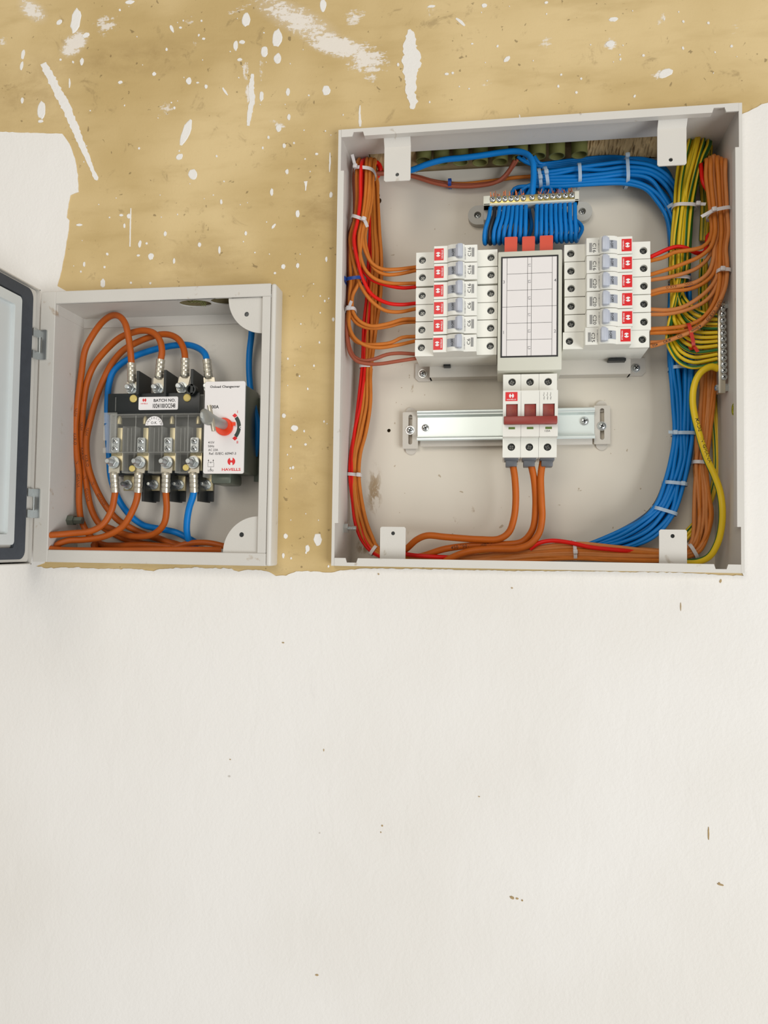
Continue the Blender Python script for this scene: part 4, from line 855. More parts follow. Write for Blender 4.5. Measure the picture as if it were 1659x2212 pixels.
# ---- yellow and green earth wires
ST = [0, 0, 0, 0, 0, 0, 0, 1, 1, 1]
def stripes(k): return [ST[(i + k) % 10] for i in range(10)]
EA = [(1470, 622), (1480, 648), (1500, 668), (1524, 678), (1549, 681)]
EB = [(1441, 735), (1448, 756), (1468, 783), (1496, 794), (1524, 790), (1549, 784)]
def resamp(l, n):
    a = np.array(l, float); t0 = np.linspace(0, 1, len(a)); t1 = np.linspace(0, 1, n); return [tuple(np.interp(t1, t0, a[:, k])[j] for k in range(2)) for j in range(n)]
EA6, EB6 = resamp(EA, 6), resamp(EB, 6)
EDJ = [64, 68, 60, 70, 62, 66, 58, 70, 60, 66, 62, 58]
for j in range(12):
    f = j / 11; e = [(EA6[k][0] * (1 - f) + EB6[k][0] * f, EA6[k][1] * (1 - f) + EB6[k][1] * f) for k in range(6)]
    sl = -1 + 2 * ((j * 7) % 12) / 11; dj = EDJ[j]
    pts = [(e[5][0], e[5][1], 52), (e[4][0], e[4][1], 53), (e[3][0], e[3][1], 56), (e[2][0], e[2][1], 59), (e[1][0], e[1][1], 60 + (dj - 60) * .5), (e[0][0], e[0][1], dj)]
    if j < 9: pts.append((1464 - 1.2 * j + 5 * sl, e[0][1] - 32, dj))
    for y, c, hw in ((600, 1466, 17), (520, 1470, 20), (449, 1477, 19), (400, 1483, 22), (345, 1495, 26)):
        if y < e[0][1] - 15: pts.append((c + sl * hw + random.uniform(-1.5, 1.5), y, dj + random.uniform(-2, 2)))
    pts += [(1506 + sl * 27, 306 + 8 * abs(sl) + random.uniform(-5, 3), dj + 2), (1508 + sl * 27, 294 + 10 * abs(sl), dj + 9), (1512 + sl * 24, 304 + 8 * abs(sl), dj + 16), (1518 + sl * 16, 345, 88), (1524 + sl * 8, 420, 94), (1520 + 6 * sl, 520, 96)]
    wire('earth_wire', pts, .00205, [M_YEL, M_GRN], 'thin yellow-green earth wire, %s entry from the top of earth bar' % ORD[j], group='thin earth wires', stripes=stripes([1, 4, 7, 0, 3, 6, 2, 5, 9, 3, 6, 8][j]), step=.004, twist=random.uniform(-.03, .03))
for i in range(3):
    wire('earth_wire', [(1515 + 5 * i, 560, 92), (1512 + 7 * i, 650, 95), (1525 + 5 * i, 760, 95), (1535 + 5 * i, 870, 93), (1543 + 4 * i, 960, 91), (1542 + 4 * i, 1030, 90), (1524 + 4 * i, 1095, 90), (1500, 1128 + 8 * i, 91), (1474, 1155 + 9 * i, 92), (1440, 1180 + 6 * i, 93)], .0019, [M_YEL, M_GRN],
         'yellow-green wire going down behind the brown bundle, %s of three' % ORD[i], stripes=stripes(i * 2), n=10, step=.005, group='earth wires behind the brown bundle')
pts = [(1552, 797, 51), (1538, 792, 49), (1520, 799, 48), (1506, 815, 48), (1498, 838, 48), (1496, 868, 48), (1500, 898, 48), (1508, 930, 47), (1517, 962, 46), (1527, 992, 45), (1543, 1027, 45), (1555, 1062, 45), (1560, 1100, 45), (1558, 1140, 47), (1549, 1175, 50), (1532, 1202, 54), (1508, 1213, 60), (1480, 1214, 66)]
o, p = wire('earth_cable', pts, .0037, [M_YEL, M_GRN], 'thick yellow cable with green stripe from earth bar to the bottom', 'cable', stripes=[0, 0, 1, 1, 1, 1, 0, 0, 0, 0, 0, 0], n=12, step=.0025)
for tx, u, v in (('MADE', 1200, 175), ('IN', 1213, 275), ('GHANA', 1238, 380)): tube_text(o, p, .0037, tx, P(1120 + u * .3249, 860 + v * .3249, 46), .0058, off=.35)

# ---- mains tails from the isolator
for i, (pts, lab) in enumerate([
    ([(1105, 985, 50), (1107, 1000, 50), (1112, 1032, 52), (1114, 1082, 56), (1110, 1120, 60), (1099, 1150, 62), (1078, 1164, 62), (1033, 1165, 60), (963, 1160, 60), (922, 1157, 62), (900, 1166, 66), (877, 1186, 72), (850, 1200, 80)], 'left'),
    ([(1142, 985, 50), (1146, 1000, 50), (1154, 1037, 53), (1157, 1095, 58), (1150, 1145, 62), (1128, 1170, 65), (1080, 1176, 66), (1020, 1178, 66), (960, 1186, 68), (915, 1200, 74), (880, 1207, 84)], 'middle'),
    ([(1175, 985, 50), (1172, 1000, 50), (1168, 1030, 50), (1170, 1087, 52), (1171, 1118, 54), (1164, 1152, 55), (1145, 1175, 55), (1118, 1185, 54), (1060, 1186, 53), (1010, 1192, 54), (975, 1205, 58), (955, 1217, 64)], 'right')]):
    o, p = wire('mains_tail', pts, .0038, M_ORANGE2, 'thick orange mains cable out of the %s pole of the isolator' % lab, 'cable', n=14, group='mains cables from the isolator')
    if i == 1:
        tube_text(o, p, .0038, '450/750V', P(996, 1177, 66), .0056, M_INKB, flip=True); tube_text(o, p, .0038, 'H07V', P(1050, 1176, 66), .0056, M_INKB, flip=True)
wire('phase_wire', [(1145, 1186, 58), (1162, 1174, 56), (1190, 1168, 55), (1230, 1172, 55), (1275, 1182, 57), (1320, 1187, 60), (1380, 1192, 66)], .0024, M_RED, 'red wire riding on top of the brown bundle along the bottom', n=10)
wire('phase_wire', [(870, 1196, 70), (900, 1200, 66), (950, 1203, 66), (1000, 1206, 70), (1050, 1210, 76)], .0024, M_RED, 'short red wire at the bottom right of the lower left tab', n=10)
wire('phase_wire', [(1000, 1212, 80), (1025, 1203, 76), (1045, 1196, 76), (1070, 1200, 80)], .002, [M_YEL, M_GRN], 'short yellow-green wire showing under the bottom bundle', stripes=stripes(2))

# ---- cable ties
def tie(px, py, d, hw, hd, ang, m, label, head=None, tail=None, name='cable_tie'):
    """strap round a bundle whose width runs at ang degrees in the picture plane"""
    c = P(px, py, d); k = K(d); a = math.radians(-ang); u = Vector((math.cos(a), 0, math.sin(a))); v = Vector((0, 1, 0)); wv = u.cross(v)
    rw, rd = hw * k, hd / 1000; pts = []; n = 26
    for i in range(n):
        tt = 2 * PI * i / n; q = 0.62
        x = math.copysign(abs(math.cos(tt)) ** q, math.cos(tt)) * rw; y = math.copysign(abs(math.sin(tt)) ** q, math.sin(tt)) * rd
        pts.append((x, y))
    w2 = .0019; th = .0005; V3 = []; FF = []
    for x, y in pts:
        l = math.hypot(x, y); ex, ey = x / l * th, y / l * th
        for (xx, yy) in ((x, y), (x + ex, y + ey)):
            for s in (-1, 1): V3.append(c + u * xx + v * yy + wv * (w2 * s))
    for i in range(n):
        a0, b0 = 4 * i, 4 * ((i + 1) % n)
        FF += [(a0, b0, b0 + 1, a0 + 1), (a0 + 2, a0 + 3, b0 + 3, b0 + 2), (a0, a0 + 2, b0 + 2, b0), (a0 + 1, b0 + 1, b0 + 3, a0 + 3)]
    e = thing(name, c, label, 'cable tie', 'cable ties'); MB().add(V3, FF).build('strap', m, e)
    Mx = Matrix((u, v, wv)).transposed().to_4x4()
    def blk(h, sx, sy, sz, nm):
        b = bmesh.new(); bmesh.ops.create_cube(b, size=1)
        for q in b.verts: q.co = Vector((q.co.x * sx, q.co.y * sy, q.co.z * sz))
        bmesh.ops.bevel(b, geom=b.edges[:], offset=min(sx, sy, sz) * .2, segments=2, affect='EDGES', profile=.5)
        for q in b.verts: q.co = c + Mx @ (q.co + Vector(h))
        return MB().bm(b).build(nm, m, e)
    if head is not None: blk((head * rw, -rd - .0018, 0), .0048, .0040, .0048, 'tie_head')
    if tail:
        tx, tz, ln = tail; p0 = c + u * ((head if head is not None else 1) * rw) + v * (-rd - .001); p1 = p0 + Vector((tx * k, -.003, -tz * k))
        dr = (p1 - p0).normalized(); sd = dr.cross(Vector((0, 1, 0))).normalized() * w2 * .9; nn = Vector((0, .0005, 0))
        q = [p0 + sd, p0 - sd, p1 - sd, p1 + sd]; q += [z_ + nn for z_ in q]
        MB().add(q, [(0, 1, 2, 3), (7, 6, 5, 4), (0, 4, 5, 1), (1, 5, 6, 2), (2, 6, 7, 3), (3, 7, 4, 0)]).build('tie_tail', m, e, smooth=0)
    return e
tie(789, 375, 52, 23, 15, 9, M_TIE, 'white cable tie near the top of the left bundle with upright tail', -.75, (-6, -24, 0))
tie(777, 480, 47, 18, 14, 22, M_TIE, 'white cable tie with loose tail halfway up the left bundle', .9, (9, 20, 0))
tie(766, 608, 45, 20, 12, -6, M_TIEB, 'dark blue cable tie across the left bundle beside the breakers', -.95)
tie(758, 671, 46, 11, 9, -4, M_TIE, 'white cable tie bunching lower left wires, below the blue tie', -.1, (7, -14, 0))
tie(791, 793, 86, 14, 9, 0, M_TIE, 'white cable tie low behind the mauve wires on left bundle')
tie(766, 1026, 78, 15, 9, 5, M_TIE, 'white cable tie on the lower left bundle above the bolt', .85)
tie(808, 1188, 76, 13, 9, -55, M_TIE, 'white cable tie at the foot of left bundle by the tab')
tie(972, 397, 94, 8, 7, 90, M_TIEB, 'small blue cable tie on the sagging brown wires at top')
tie(1165, 391, 84, 21, 15, 82, M_TIEC, 'frosted cable tie above neutral bar, left one of the pair', .3)
tie(1179, 388, 84, 22, 15, 80, M_TIEC, 'frosted cable tie above neutral bar, right one of the pair', -.1)
tie(1250, 381, 84, 22, 15, 87, M_TIEC, 'plain frosted cable tie around the top blue bundle, middle')
tie(1352, 374, 84, 28, 15, 87, M_TIEC, 'frosted cable tie with a square head on top blue bundle', -.85)
tie(1455, 449, 82, 21, 14, -25, M_TIEC, 'frosted cable tie where the blue bundle turns downward')
tie(1478, 449, 64, 24, 10, 4, M_TIE, 'white cable tie around the yellow-green wires near the top', .95, (14, 4, 0))
tie(1552, 462, 45, 22, 14, -9, M_TIE, 'white cable tie with a long tail on upper right orange bundle', -.75, (-26, 16, 0))
tie(1561, 590, 43, 14, 12, 4, M_TIE, 'white cable tie with a large head on the right orange bundle', -.5)
tie(1467, 604, 64, 21, 10, 4, M_TIE, 'white cable tie around yellow-green wires beside the breakers')
tie(1490, 727, 50, 27, 8, 78, M_TIER, 'red cable tie round the lowest two wires of right column', None, (5, 12, 0))
tie(1474, 797, 82, 28, 13, 0, M_TIEC, 'frosted cable tie on the blue bundle just under the earth wires')
tie(1476, 938, 80, 23, 13, 1, M_TIEC, 'frosted cable tie with tail to the left on blue bundle', -.95, (-14, 0, 0))
tie(1457, 1045, 79, 24, 13, 6, M_TIEC, 'frosted cable tie with a white head low on blue bundle', .45)
tie(1434, 1104, 79, 26, 13, 17, M_TIEC, 'lowest frosted cable tie on the blue bundle')
tie(1513, 1000, 79, 17, 11, 4, M_TIE, 'white cable tie around the brown bundle behind the earth cable')
tie(1240, 1189, 70, 21, 13, 86, M_TIE, 'white cable tie round the brown bundle along the bottom', .1)
tie(1494, 1190, 77, 17, 11, 60, M_TIE, 'white cable tie at the bottom right behind the tab')

# ================================================================== SMALL ENCLOSURE
small = thing('changeover_enclosure', ((SX0 + SX1) / 2, SB, SZ0), 'small open grey steel box holding the changeover switch on the left', 'enclosure')
y0 = SY
ix0 = (X(121, 653, -13) + X(101, 1190, -13)) / 2; ix1 = (X(568, 641, -13) + X(554, 1192, -13)) / 2
iz1 = (Z(121, 653, -13) + Z(560, 643, -13)) / 2; iz0 = (Z(101, 1190, -13) + Z(554, 1192, -13)) / 2
for n, bx in (('stile', (SX0, ix0, y0, WY + .006, SZ0, SZ1)), ('rail', (ix0, SX1 - .004, y0, y0 + .0018, iz1, SZ1)), ('rail', (ix0, SX1 - .004, y0, WY + .006, SZ0, iz0)), ('outer_top', (ix0, SX1 - .004, y0 + .0018, WY + .006, SZ1 - .0014, SZ1))):
    MB().box(*bx, bev=.0006, seg=1).build(n, M_ENC2, small)
MB().box(ix1, SX1 - .0042, y0 + .0002, WY + .006, iz0 + .0001, iz1 - .0001, bev=.0004, seg=1).build('stile', M_ENC2, small)
MB().box(SX1 - .004, SX1 + .0018, y0 + .0004, WY + .006, SZ0, SZ1, bev=.0026, seg=4).build('outer_side', M_ENC, small)
MB().box(ix0 - .0013, ix0 + .00005, SY + .001, SB, iz0, iz1).build('side_panel', M_ENC2, small, smooth=0); MB().box(ix1 - .00005, ix1 + .0013, SY + .001, SB, iz0, iz1).build('side_panel', M_ENC2, small, smooth=0)
MB().box(ix0, ix1, SY + .001, SB, iz0 - .0013, iz0 + .00005).build('bottom_panel', M_ENC2, small, smooth=0)
MB().box(ix0 - .0013, ix1 + .0013, SB, SB + .0013, iz0 - .0013, iz1 + .0013).build('back_panel', M_ENCB, small, smooth=0)
# joggle strip along the back edge of the top and left walls (the folded seam)
mb = MB(); mb.box(ix0, ix1, SB - .0022, SB, iz1 - .0115, iz1); mb.build('folded_seam', M_ENC2, small, smooth=0)
mb = MB(); mb.box(ix0, ix0 + .0008, y0 + .004, SB - .002, iz1 - .011, iz1); mb.build('folded_seam', M_ENC2, small, smooth=0)
# top panel with two round knock-outs
k1 = P(422, 655, 12); k2 = P(492, 651, 12)
def on_top(px, py):
    v = RM @ Vector(((px - 829.5) / F, (1106 - py) / F, -1)); tq = (iz1 - CAM.z) / v.z; return CAM + v * tq
h1, h2 = on_top(422, 656), on_top(490, 651)
Mt = Matrix.Translation((0, 0, iz1 + .0007))
mb = MB(); mb.plate_at([[(ix0, SY + .003), (ix1, SY + .003), (ix1, SB), (ix0, SB)], circ(h1.x, h1.y, .0185, 28, .0125), circ(h2.x, h2.y, .0185, 28, .0125)], .0013, Mt); mb.build('top_panel', M_ENC2, small, smooth=0)
for h in (h1, h2):
    mb = MB(); b = bmesh.new(); bmesh.ops.create_uvsphere(b, u_segments=24, v_segments=12, radius=1)
    bmesh.ops.delete(b, geom=[q for q in b.verts if q.co.z < -.02], context='VERTS')
    for q in b.verts: q.co = Vector((h.x + q.co.x * .020, max(y0 + .0026, h.y + q.co.y * .0135), iz1 + .0013 + q.co.z * .011 + rng.uniform(-.0008, .0008) * (q.co.z > .05)))
    mb.bm(b).build('knockout_hole', M_HOLE, small, smooth=0)
c = h1; mb = MB()
for k in range(3): mb.tube([c + Vector((-.012 + .006 * k, 0, .006)), c + Vector((-.004 + .004 * k, -.003, .0005)), c + Vector((.004 + .003 * k, -.002, .004 - .001 * k)), c + Vector((.008 + .002 * k, 0, -.003)), c + Vector((.009 + .001 * k, 0, .006))], .0006, 6)
mb.build('draw_string', M_PVC, small)
# quarter-round corner gussets
def gusset(cx, cz, r, sx, sz, hxp, hyp):
    a0 = {(-1, -1): (180, 270), (-1, 1): (90, 180)}[(sx, sz)]; hp = P(hxp, hyp, -9)
    mb = MB(); mb.plate([[(cx, cz)] + arc(cx, cz, r, a0[0], a0[1], 20), circ(hp.x, hp.z, .0027, 16)], y0 + .0035, y0 + .005); mb.build('corner_gusset', M_ENC2, small, smooth=0)
    mb = MB(); mb.lathe((hp.x, y0 + .0051, hp.z), (0, 1, 0), [(.0038, 0), (.0038, .006), (0, .006)], 14); mb.build('nut', M_DKST, small)
gr = (ix1 - X(494, 643, -9.5)) ; gusset(ix1, iz1, gr, -1, -1, 533, 679); gusset(ix1, iz0, gr, -1, 1, 522, 1155)
# hex bolt on the left wall
q = P(152, 1124, 28); mb = MB(); mb.lathe((ix0, .028, q.z), (1, 0, 0), [(.0062, 0), (.0062, .008), (.004, .008)], 6); mb.lathe((ix0 + .008, .028, q.z), (1, 0, 0), [(.0045, 0), (.0045, .010), (.003, .0105), (0, .0105)], 6); mb.build('earth_stud', M_GBODY, small)
# embossed letters on the back panel
p = P(455, 752, 49); mb = FB(); mb.text('LS', p.x, p.z, SB, h=.010, lead=.0003); mb.build('embossed_letters', M_ENCB, small, smooth=0)
# the door, swung out at a right angle towards the room
DX = SX0 - .0008; DT = .0115; DW = .262
door = MB(); door.box(DX - DT - .012, DX - DT - .0108, -DW, y0 - .0006, SZ0 - .003, SZ1 + .002); 
door.box(DX - DT - .011, DX - DT + .0115, y0 - .0018, y0 - .0006, SZ0 - .003, SZ1 + .002); door.box(DX - DT - .011, DX - DT + .0115, -DW, y0 - .0006, SZ1 + .0008, SZ1 + .002); door.box(DX - DT - .011, DX - DT + .0115, -DW, y0 - .0006, SZ0 - .003, SZ0 - .0018)
door.box(DX - DT - .011, DX - DT + .0115, -DW, -DW + .0012, SZ0 - .003, SZ1 + .002)
dr = door.build('door', M_ENC2, small, smooth=0)
def yz(outlines, x, ext):      # outlines in (distance from hinge, z); facing +X
    Mx = Matrix(((0, 0, 1, x), (-1, 0, 0, y0), (0, 1, 0, 0), (0, 0, 0, 1))); return outlines, ext, Mx
sm_ = .004
gx = DX - .0010
o_, e_, M_ = yz([rr(.002, DW + y0 - .002, SZ0 + .0, SZ1 - .0, .004)], gx - .004, .003); MB().plate_at(o_, e_, M_).build('inner_sheet', M_ENC2, dr, smooth=0)
o_, e_, M_ = yz([rr(.014, DW - .025, SZ0 + .003, SZ1 - .003, .010, 6), rr(.034, DW - .045, SZ0 + .0155, SZ1 - .0155, .003)], gx - .0005, .004); MB().plate_at(o_, e_, M_).build('gasket', M_GASK, dr, smooth=50)
o_, e_, M_ = yz([rr(.0385, DW - .05, SZ0 + .019, SZ1 - .019, .004), rr(.050, DW - .062, SZ0 + .030, SZ1 - .030, .003)], gx + .0015, .006); MB().plate_at(o_, e_, M_).build('inner_frame', M_DOORI, dr, smooth=0)
o_, e_, M_ = yz([rr(.048, DW - .06, SZ0 + .028, SZ1 - .028, .004)], gx - .001, .002); MB().plate_at(o_, e_, M_).build('inner_panel', M_DOORI, dr, smooth=0)
# hinges: U-shaped zinc straps with a slot
for k, (py0, py1, pr) in enumerate(((713, 777, 100), (1056, 1119, 85))):
    z0, z1 = Z(85, py1, -15), Z(85, py0, -15); xr = X(pr, (py0 + py1) / 2, -15); xl = DX - .0005
    mb = MB(); mb.plate([rr(xl, xr, z0, z1, .001), rr(xl + .001, xr - .0055, z0 + .0085, z1 - .0085, .0006)], y0 - .0022, y0 - .0002); mb.lathe(((xl + xr) / 2 - .003, y0 - .0012, z0 + .008), (0, 0, 1), [(.0014, 0), (.0014, z1 - z0 - .016)], 10)
    mb.box(xl, xl + .0012, y0 - .012, y0 - .0005, z0, z0 + .009); mb.box(xl, xl + .0012, y0 - .012, y0 - .0005, z1 - .009, z1)
    mb.build('hinge', M_STEEL, small, smooth=40)

# ================================================================== CHANGEOVER SWITCH
sw = thing('changeover_switch', P(340, 1030, 49), 'manual changeover switch with clear covers, white front plate and handle', 'switch')
def CD(u, v, d): return P(200 + u * .1688, 860 + v * .1688, d)
def CC(u, v, d): return P(200 + u * .1688, 660 + v * .1688, d)
def CE(u, v, d): return P(400 + u * .1447, 800 + v * .1447, d)
# black base
x0, x1, z0, z1 = rect(240, 440, 852, 1026, 24); mb = MB(); mb.box(x0, x1, .026, .0485, z0, z1, .001); mb.box(x0 + .002, x1, .010, .026, Z(340, 895, 12), z1 - .001, .001); mb.build('base', M_BLK, sw)
# barrier fins, top and bottom
for px, py0 in ((298, 801), (357, 799), (415, 797)):
    a = P(px, py0, 4); bz = Z(px, 852, 4); mb = MB(); mb.prism([(.004, bz), (.004, a.z), (.036, a.z - .002), (.036, bz)], 'x', a.x - .0015, a.x + .0015); mb.build('barrier', M_BLK, sw, smooth=0)
for px in (310, 368, 430):
    a = P(px, 1025, 12); bz = Z(px, 1083, 12); mb = MB(); mb.box(a.x - .0015, a.x + .0015, .012, .044, bz, a.z); mb.box(a.x, a.x + .008, .036, .039, bz + .001, a.z); mb.build('barrier', M_BLK, sw, smooth=0)
p = CC(1265, 1075, 6); mb = MB(); mb.lathe((p.x, .012, p.z), (0, -1, 0), [(.006, 0), (.006, .008), (.0042, .008), (.0042, .002), (0, .002)], 18); mb.build('pillar', M_BLK, sw)
# poles: contacts, double-screw plates, studs
PX = [246, 302, 360, 417]; polex = []
for k, px in enumerate(PX):
    c = P(px, 999, 6); polex.append(c); cx = c.x + .001
    mb = MB(); zt_ = Z(px, 925, 12); mb.box(cx + .001, cx + .0075, .008, .012, Z(px, 985, 10), zt_, .0006); mb.box(cx - .006, cx + .0085, .0085, .012, c.z - .009, Z(px, 978, 9), .0006); mb.lathe((cx + .003, .009, zt_ + .004), (0, 0, 1), [(.0028, 0), (.0028, .006), (.0015, .009), (0, .009)], 10); mb.build('contact', M_CONTACT, sw)
    q = P(px + 3, 961, 2); mb = MB(); mb.plate([rr(q.x - .0047, q.x + .0047, q.z - .0082, q.z + .0082, .0015)], .002, .0042); mb.box(q.x - .0035, q.x + .0035, .0042, .009, q.z - .006, q.z + .006); pl = mb.build('clamp_plate', M_STEEL, sw, smooth=30)
    for s in (-1, 1):
        mb = MB(); screw(mb, q.x - .0004, q.z + s * .0041, .002, .0035, .0018); mb.build('screw', [M_STEEL, M_DARK], pl)
    mb = MB(); hexbolt(mb, c.x + .0015, c.z - .0002, .0028, .0056, .0105, .0034); mb.build('stud', M_STEEL, sw)
    # rear row
    r_ = P([276, 332, 387, 446][k], 1047, 30); mb = MB(); mb.box(r_.x - .006, r_.x + .007, .031, .035, r_.z - .007, r_.z + .012, .0006); mb.build('rear_contact', M_CONTACT, sw); mb = MB(); hexbolt(mb, r_.x, r_.z, .0305, .0046, .011, .0026); mb.build('stud', M_STEEL, sw)
for k, (px, py) in enumerate(((284, 840), (341, 840), (393, 838), (452, 838))):
    c = P(px, py, 14); mb = MB(); mb.box(c.x - .0065, c.x + .0065, .0165, .020, c.z - .008, c.z + .006, .0006); mb.build('top_contact', M_CONTACT, sw); mb = MB(); hexbolt(mb, c.x + .001, c.z, .0128, .0052, .009, .0032); mb.build('stud', M_STEEL, sw)
# clear covers: thin-walled boxes open at the back
def cover(x0, x1, z0, z1, yf, yb, ribs, name):
    w_ = .0014; mb = MB(); mb.box(x0, x1, yf, yf + w_, z0, z1, .0005, 1); mb.mat(1)
    for bx in ((x0, x0 + w_, z0, z1), (x1 - w_, x1, z0, z1), (x0, x1, z0, z0 + w_), (x0, x1, z1 - w_, z1)): mb.box(bx[0], bx[1], yf + w_, yb, bx[2], bx[3])
    for r in ribs: mb.box(r - .0004, r + .0004, yf - .0006, yf, z0 + .002, z1 - .002)
    return mb.build(name, [M_CLEAR, M_CLEARE], sw, smooth=0)
x0, x1, z0, z1 = rect(245, 440, 853, 891, 10); cv = cover(x0, x1, z0, z1, .010, .026, [x0 + .003], 'upper_cover')
for px, py in ((288, 861), (404, 859)):
    c = P(px, py, 9); mb = MB(); mb.lathe((c.x, .0098, c.z), (0, -1, 0), [(.0044, 0), (.0044, .0012), (.0034, .002), (0, .002)], 16); mb.build('cover_screw', M_YSCREW, cv)
x0, x1, z0, z1 = rect(299, 384, 857, 885, 9); mb = MB(); mb.plate([rr(x0, x1, z0, z1, .0015)], .0094, .0100); bt = mb.build('batch_label', M_WHITE, cv, smooth=0)
mb = FB(); q = CC(920, 1212, 9); mb.text('BATCH NO.', q.x, q.z, .0094, h=.0035, wdt=K(9) * 53); q = CC(912, 1282, 9); mb.text('10/24/100/OC/548', q.x, q.z, .0094, h=.0052, wdt=K(9) * 55)
mb.mat(1); q = CC(662, 1210, 9); e = emblem(.0023); mb.add([(q.x + i, .00925, q.z + j) for i, j in e], [tuple(range(len(e)))]); q = CC(660, 1255, 9); mb.text('HAVELLS', q.x, q.z, .0094, h=.0013, wdt=K(9) * 17); mb.build('label_print', [M_INK, M_LOGO], bt, smooth=0)
x0, x1, z0, z1 = rect(236, 440, 893, 978, 0); zl = Z(340, 1022, 4)
cv2 = cover(x0, x1, z0, z1, .000, .018, [CD(u, 500, 0).x for u in (290, 550, 885, 1060, 1220)] , 'lower_cover')
# skirts of the lower cover between the poles
for u0, u1 in ((370, 530), (705, 880), (1050, 1215)):
    a, c = CD(u0, 800, 2).x, CD(u1, 800, 2).x; zt_, zb_ = CD(u0, 360, 2).z, CD(u0, 955, 2).z
    mb = MB(); mb.box(a, c, .002, .0034, zb_, zt_, .0005, 1); mb.mat(1); mb.box(a, a + .0012, .0034, .016, zb_, zt_); mb.box(c - .0012, c, .0034, .016, zb_, zt_); mb.box(a, c, .0034, .016, zb_, zb_ + .0012); mb.box((a + c) / 2 - .001, (a + c) / 2 - .0004, .0012, .002, zb_ + .024, zt_ - .002); mb.box(c - .004, c - .0034, .0012, .002, zb_ + .024, zt_ - .002)
    mb.build('cover_skirt', [M_CLEAR, M_CLEARE], cv2, smooth=0)
for px, py in ((285, 1012), (401, 1010)):
    c = P(px, py, 1); mb = MB(); mb.lathe((c.x, .0018, c.z), (0, -1, 0), [(.0036, 0), (.0036, .001), (.0028, .0018), (0, .0018)], 14); mb.build('cover_screw', M_YSCREW, cv2)
mb = MB(); xl, xr = CD(135, 500, 4).x, CD(300, 500, 4).x    # clip flange at the left, castellated
zs = [CD(200, v, 4).z for v in (185, 320, 360, 540, 640, 700)]
mb.plate([[(xr, zs[5]), (xl, zs[5]), (xl, zs[4]), (xl + .004, zs[4] + .001), (xl + .004, zs[3]), (xl, zs[3]), (xl, zs[2]), (xl + .004, zs[1]), (xl, zs[1]), (xl, zs[0]), (xr, zs[0])]], .004, .0056); mb.build('clip_flange', M_CLEARE, cv2, smooth=0)
q = CD(790, 350, 0); R_ = .0104; mb = MB(); mb.plate([arc(q.x, q.z, R_, 0, 180, 20)], -.0006, 0); st = mb.build('inspection_label', M_WHITE, cv2, smooth=0)
mb = FB()
for i, ch in enumerate('INSPECTED'):
    an = math.radians(168 - i * 156 / 8); mb.text(ch, q.x + math.cos(an) * R_ * .8, q.z + math.sin(an) * R_ * .8, -.0006, h=.0021, rot=math.degrees(an) - 90)
mb.text('O.K.', q.x, q.z + .0030, -.0006, h=.0030); mb.build('label_print', M_INK, st, smooth=0)
# mechanism housing behind the front plate
PD = -9
x0, x1, z0, z1 = rect(441, 528, 824, 1023, PD); mb = MB(); mb.box(x0 + .001, x1 - .002, -.007, .046, z0 + .002, z1 - .002, .002); mb.box(x0 + .002, x1 - .020, .008, .046, z0 - .010, z0 + .003, .003); mb.build('mechanism_housing', M_GBODY, sw)
mb = MB(); mb.box(x0 - .001, x0 + .002, -.008, .03, z0 - .004, z1 + .004, .0008); mb.build('side_wall', M_CLEARE, sw)
a = P(545, 935, 30); mb = MB(); mb.lathe((a.x - .028, .030, a.z), (1, 0, 0), [(.013, 0), (.013, .021), (.010, .023), (.010, .0262), (0, .0262)], 24); mb.build('spring_drum', M_BLK, sw)
mb = MB(); bx = rect(530, 563, 860, 1040, 44); mb.box(x1 - .006, min(bx[1], ix1 - .001), .0455, .048, bx[2], bx[3]); mb.build('mounting_plate', M_GBODY, sw, smooth=0)
mb = MB(); mb.plate([rr(x0, x1, z0, z1, .0022)], PD / 1000, PD / 1000 + .0018); fp = mb.build('front_plate', M_CARD, sw, smooth=0)
yf = PD / 1000
mb = FB()
def ct(s, u, v, h=None, wd=None, rot=0): q = CE(u, v, PD); mb.text(s, q.x, q.z, yf, h=h * .1447 * K(PD) if h else None, wdt=wd * .1447 * K(PD) if wd else None, rot=rot)
ct('Onload Changeover', 595, 248, 50, 490); ct('100A', 440, 545, 55, 140)
ct('415V', 390, 1077, 36, 102); ct('50Hz', 388, 1132, 36, 102); ct('AC 23A', 418, 1187, 36, 160); ct('Ref. IS/IEC: 60947-3', 558, 1242, 40, 440); ct('LOAD', 383, 1495, 28, 90)
def cl(u0, v0, u1, v1, w_=.00028): a, c = CE(u0, v0, PD), CE(u1, v1, PD); mb.line(a.x, a.z, c.x, c.z, yf, w_)
cl(340, 1375, 340, 1440); cl(428, 1375, 428, 1440); cl(340, 1440, 428, 1440); cl(348, 1375, 372, 1375); cl(396, 1375, 420, 1375); cl(348, 1375, 348, 1340); cl(420, 1375, 420, 1340); cl(382, 1440, 382, 1475)
for u, v, dn in ((348, 1340, 0), (420, 1340, 0), (383, 1380, 1), (382, 1470, 0)):
    c = CE(u, v, PD); s = .0009 * (-1 if dn else 1); mb.add([(c.x - .0007, yf - .00012, c.z - s), (c.x + .0007, yf - .00012, c.z - s), (c.x, yf - .00012, c.z + s)], [(0, 1, 2) if not dn else (0, 2, 1)])
mb.mat(1); ct('HAVELLS', 688, 1480, 44, 305); q = CE(690, 1360, PD); e = emblem(.0044); mb.add([(q.x + i, yf - .00012, q.z + j) for i, j in e], [tuple(range(len(e)))])
ct('I', 782, 620, 40); ct('II', 780, 1073, 40)
kc = CE(590, 845, PD); ar = K(PD) * .1447
def seg(r0, r1, a0, a1, n=10):
    l = arc(kc.x, kc.z, r0 * ar, a0, a1, n) + arc(kc.x, kc.z, r1 * ar, a1, a0, n); mb.plate([l], yf - .00014, yf)
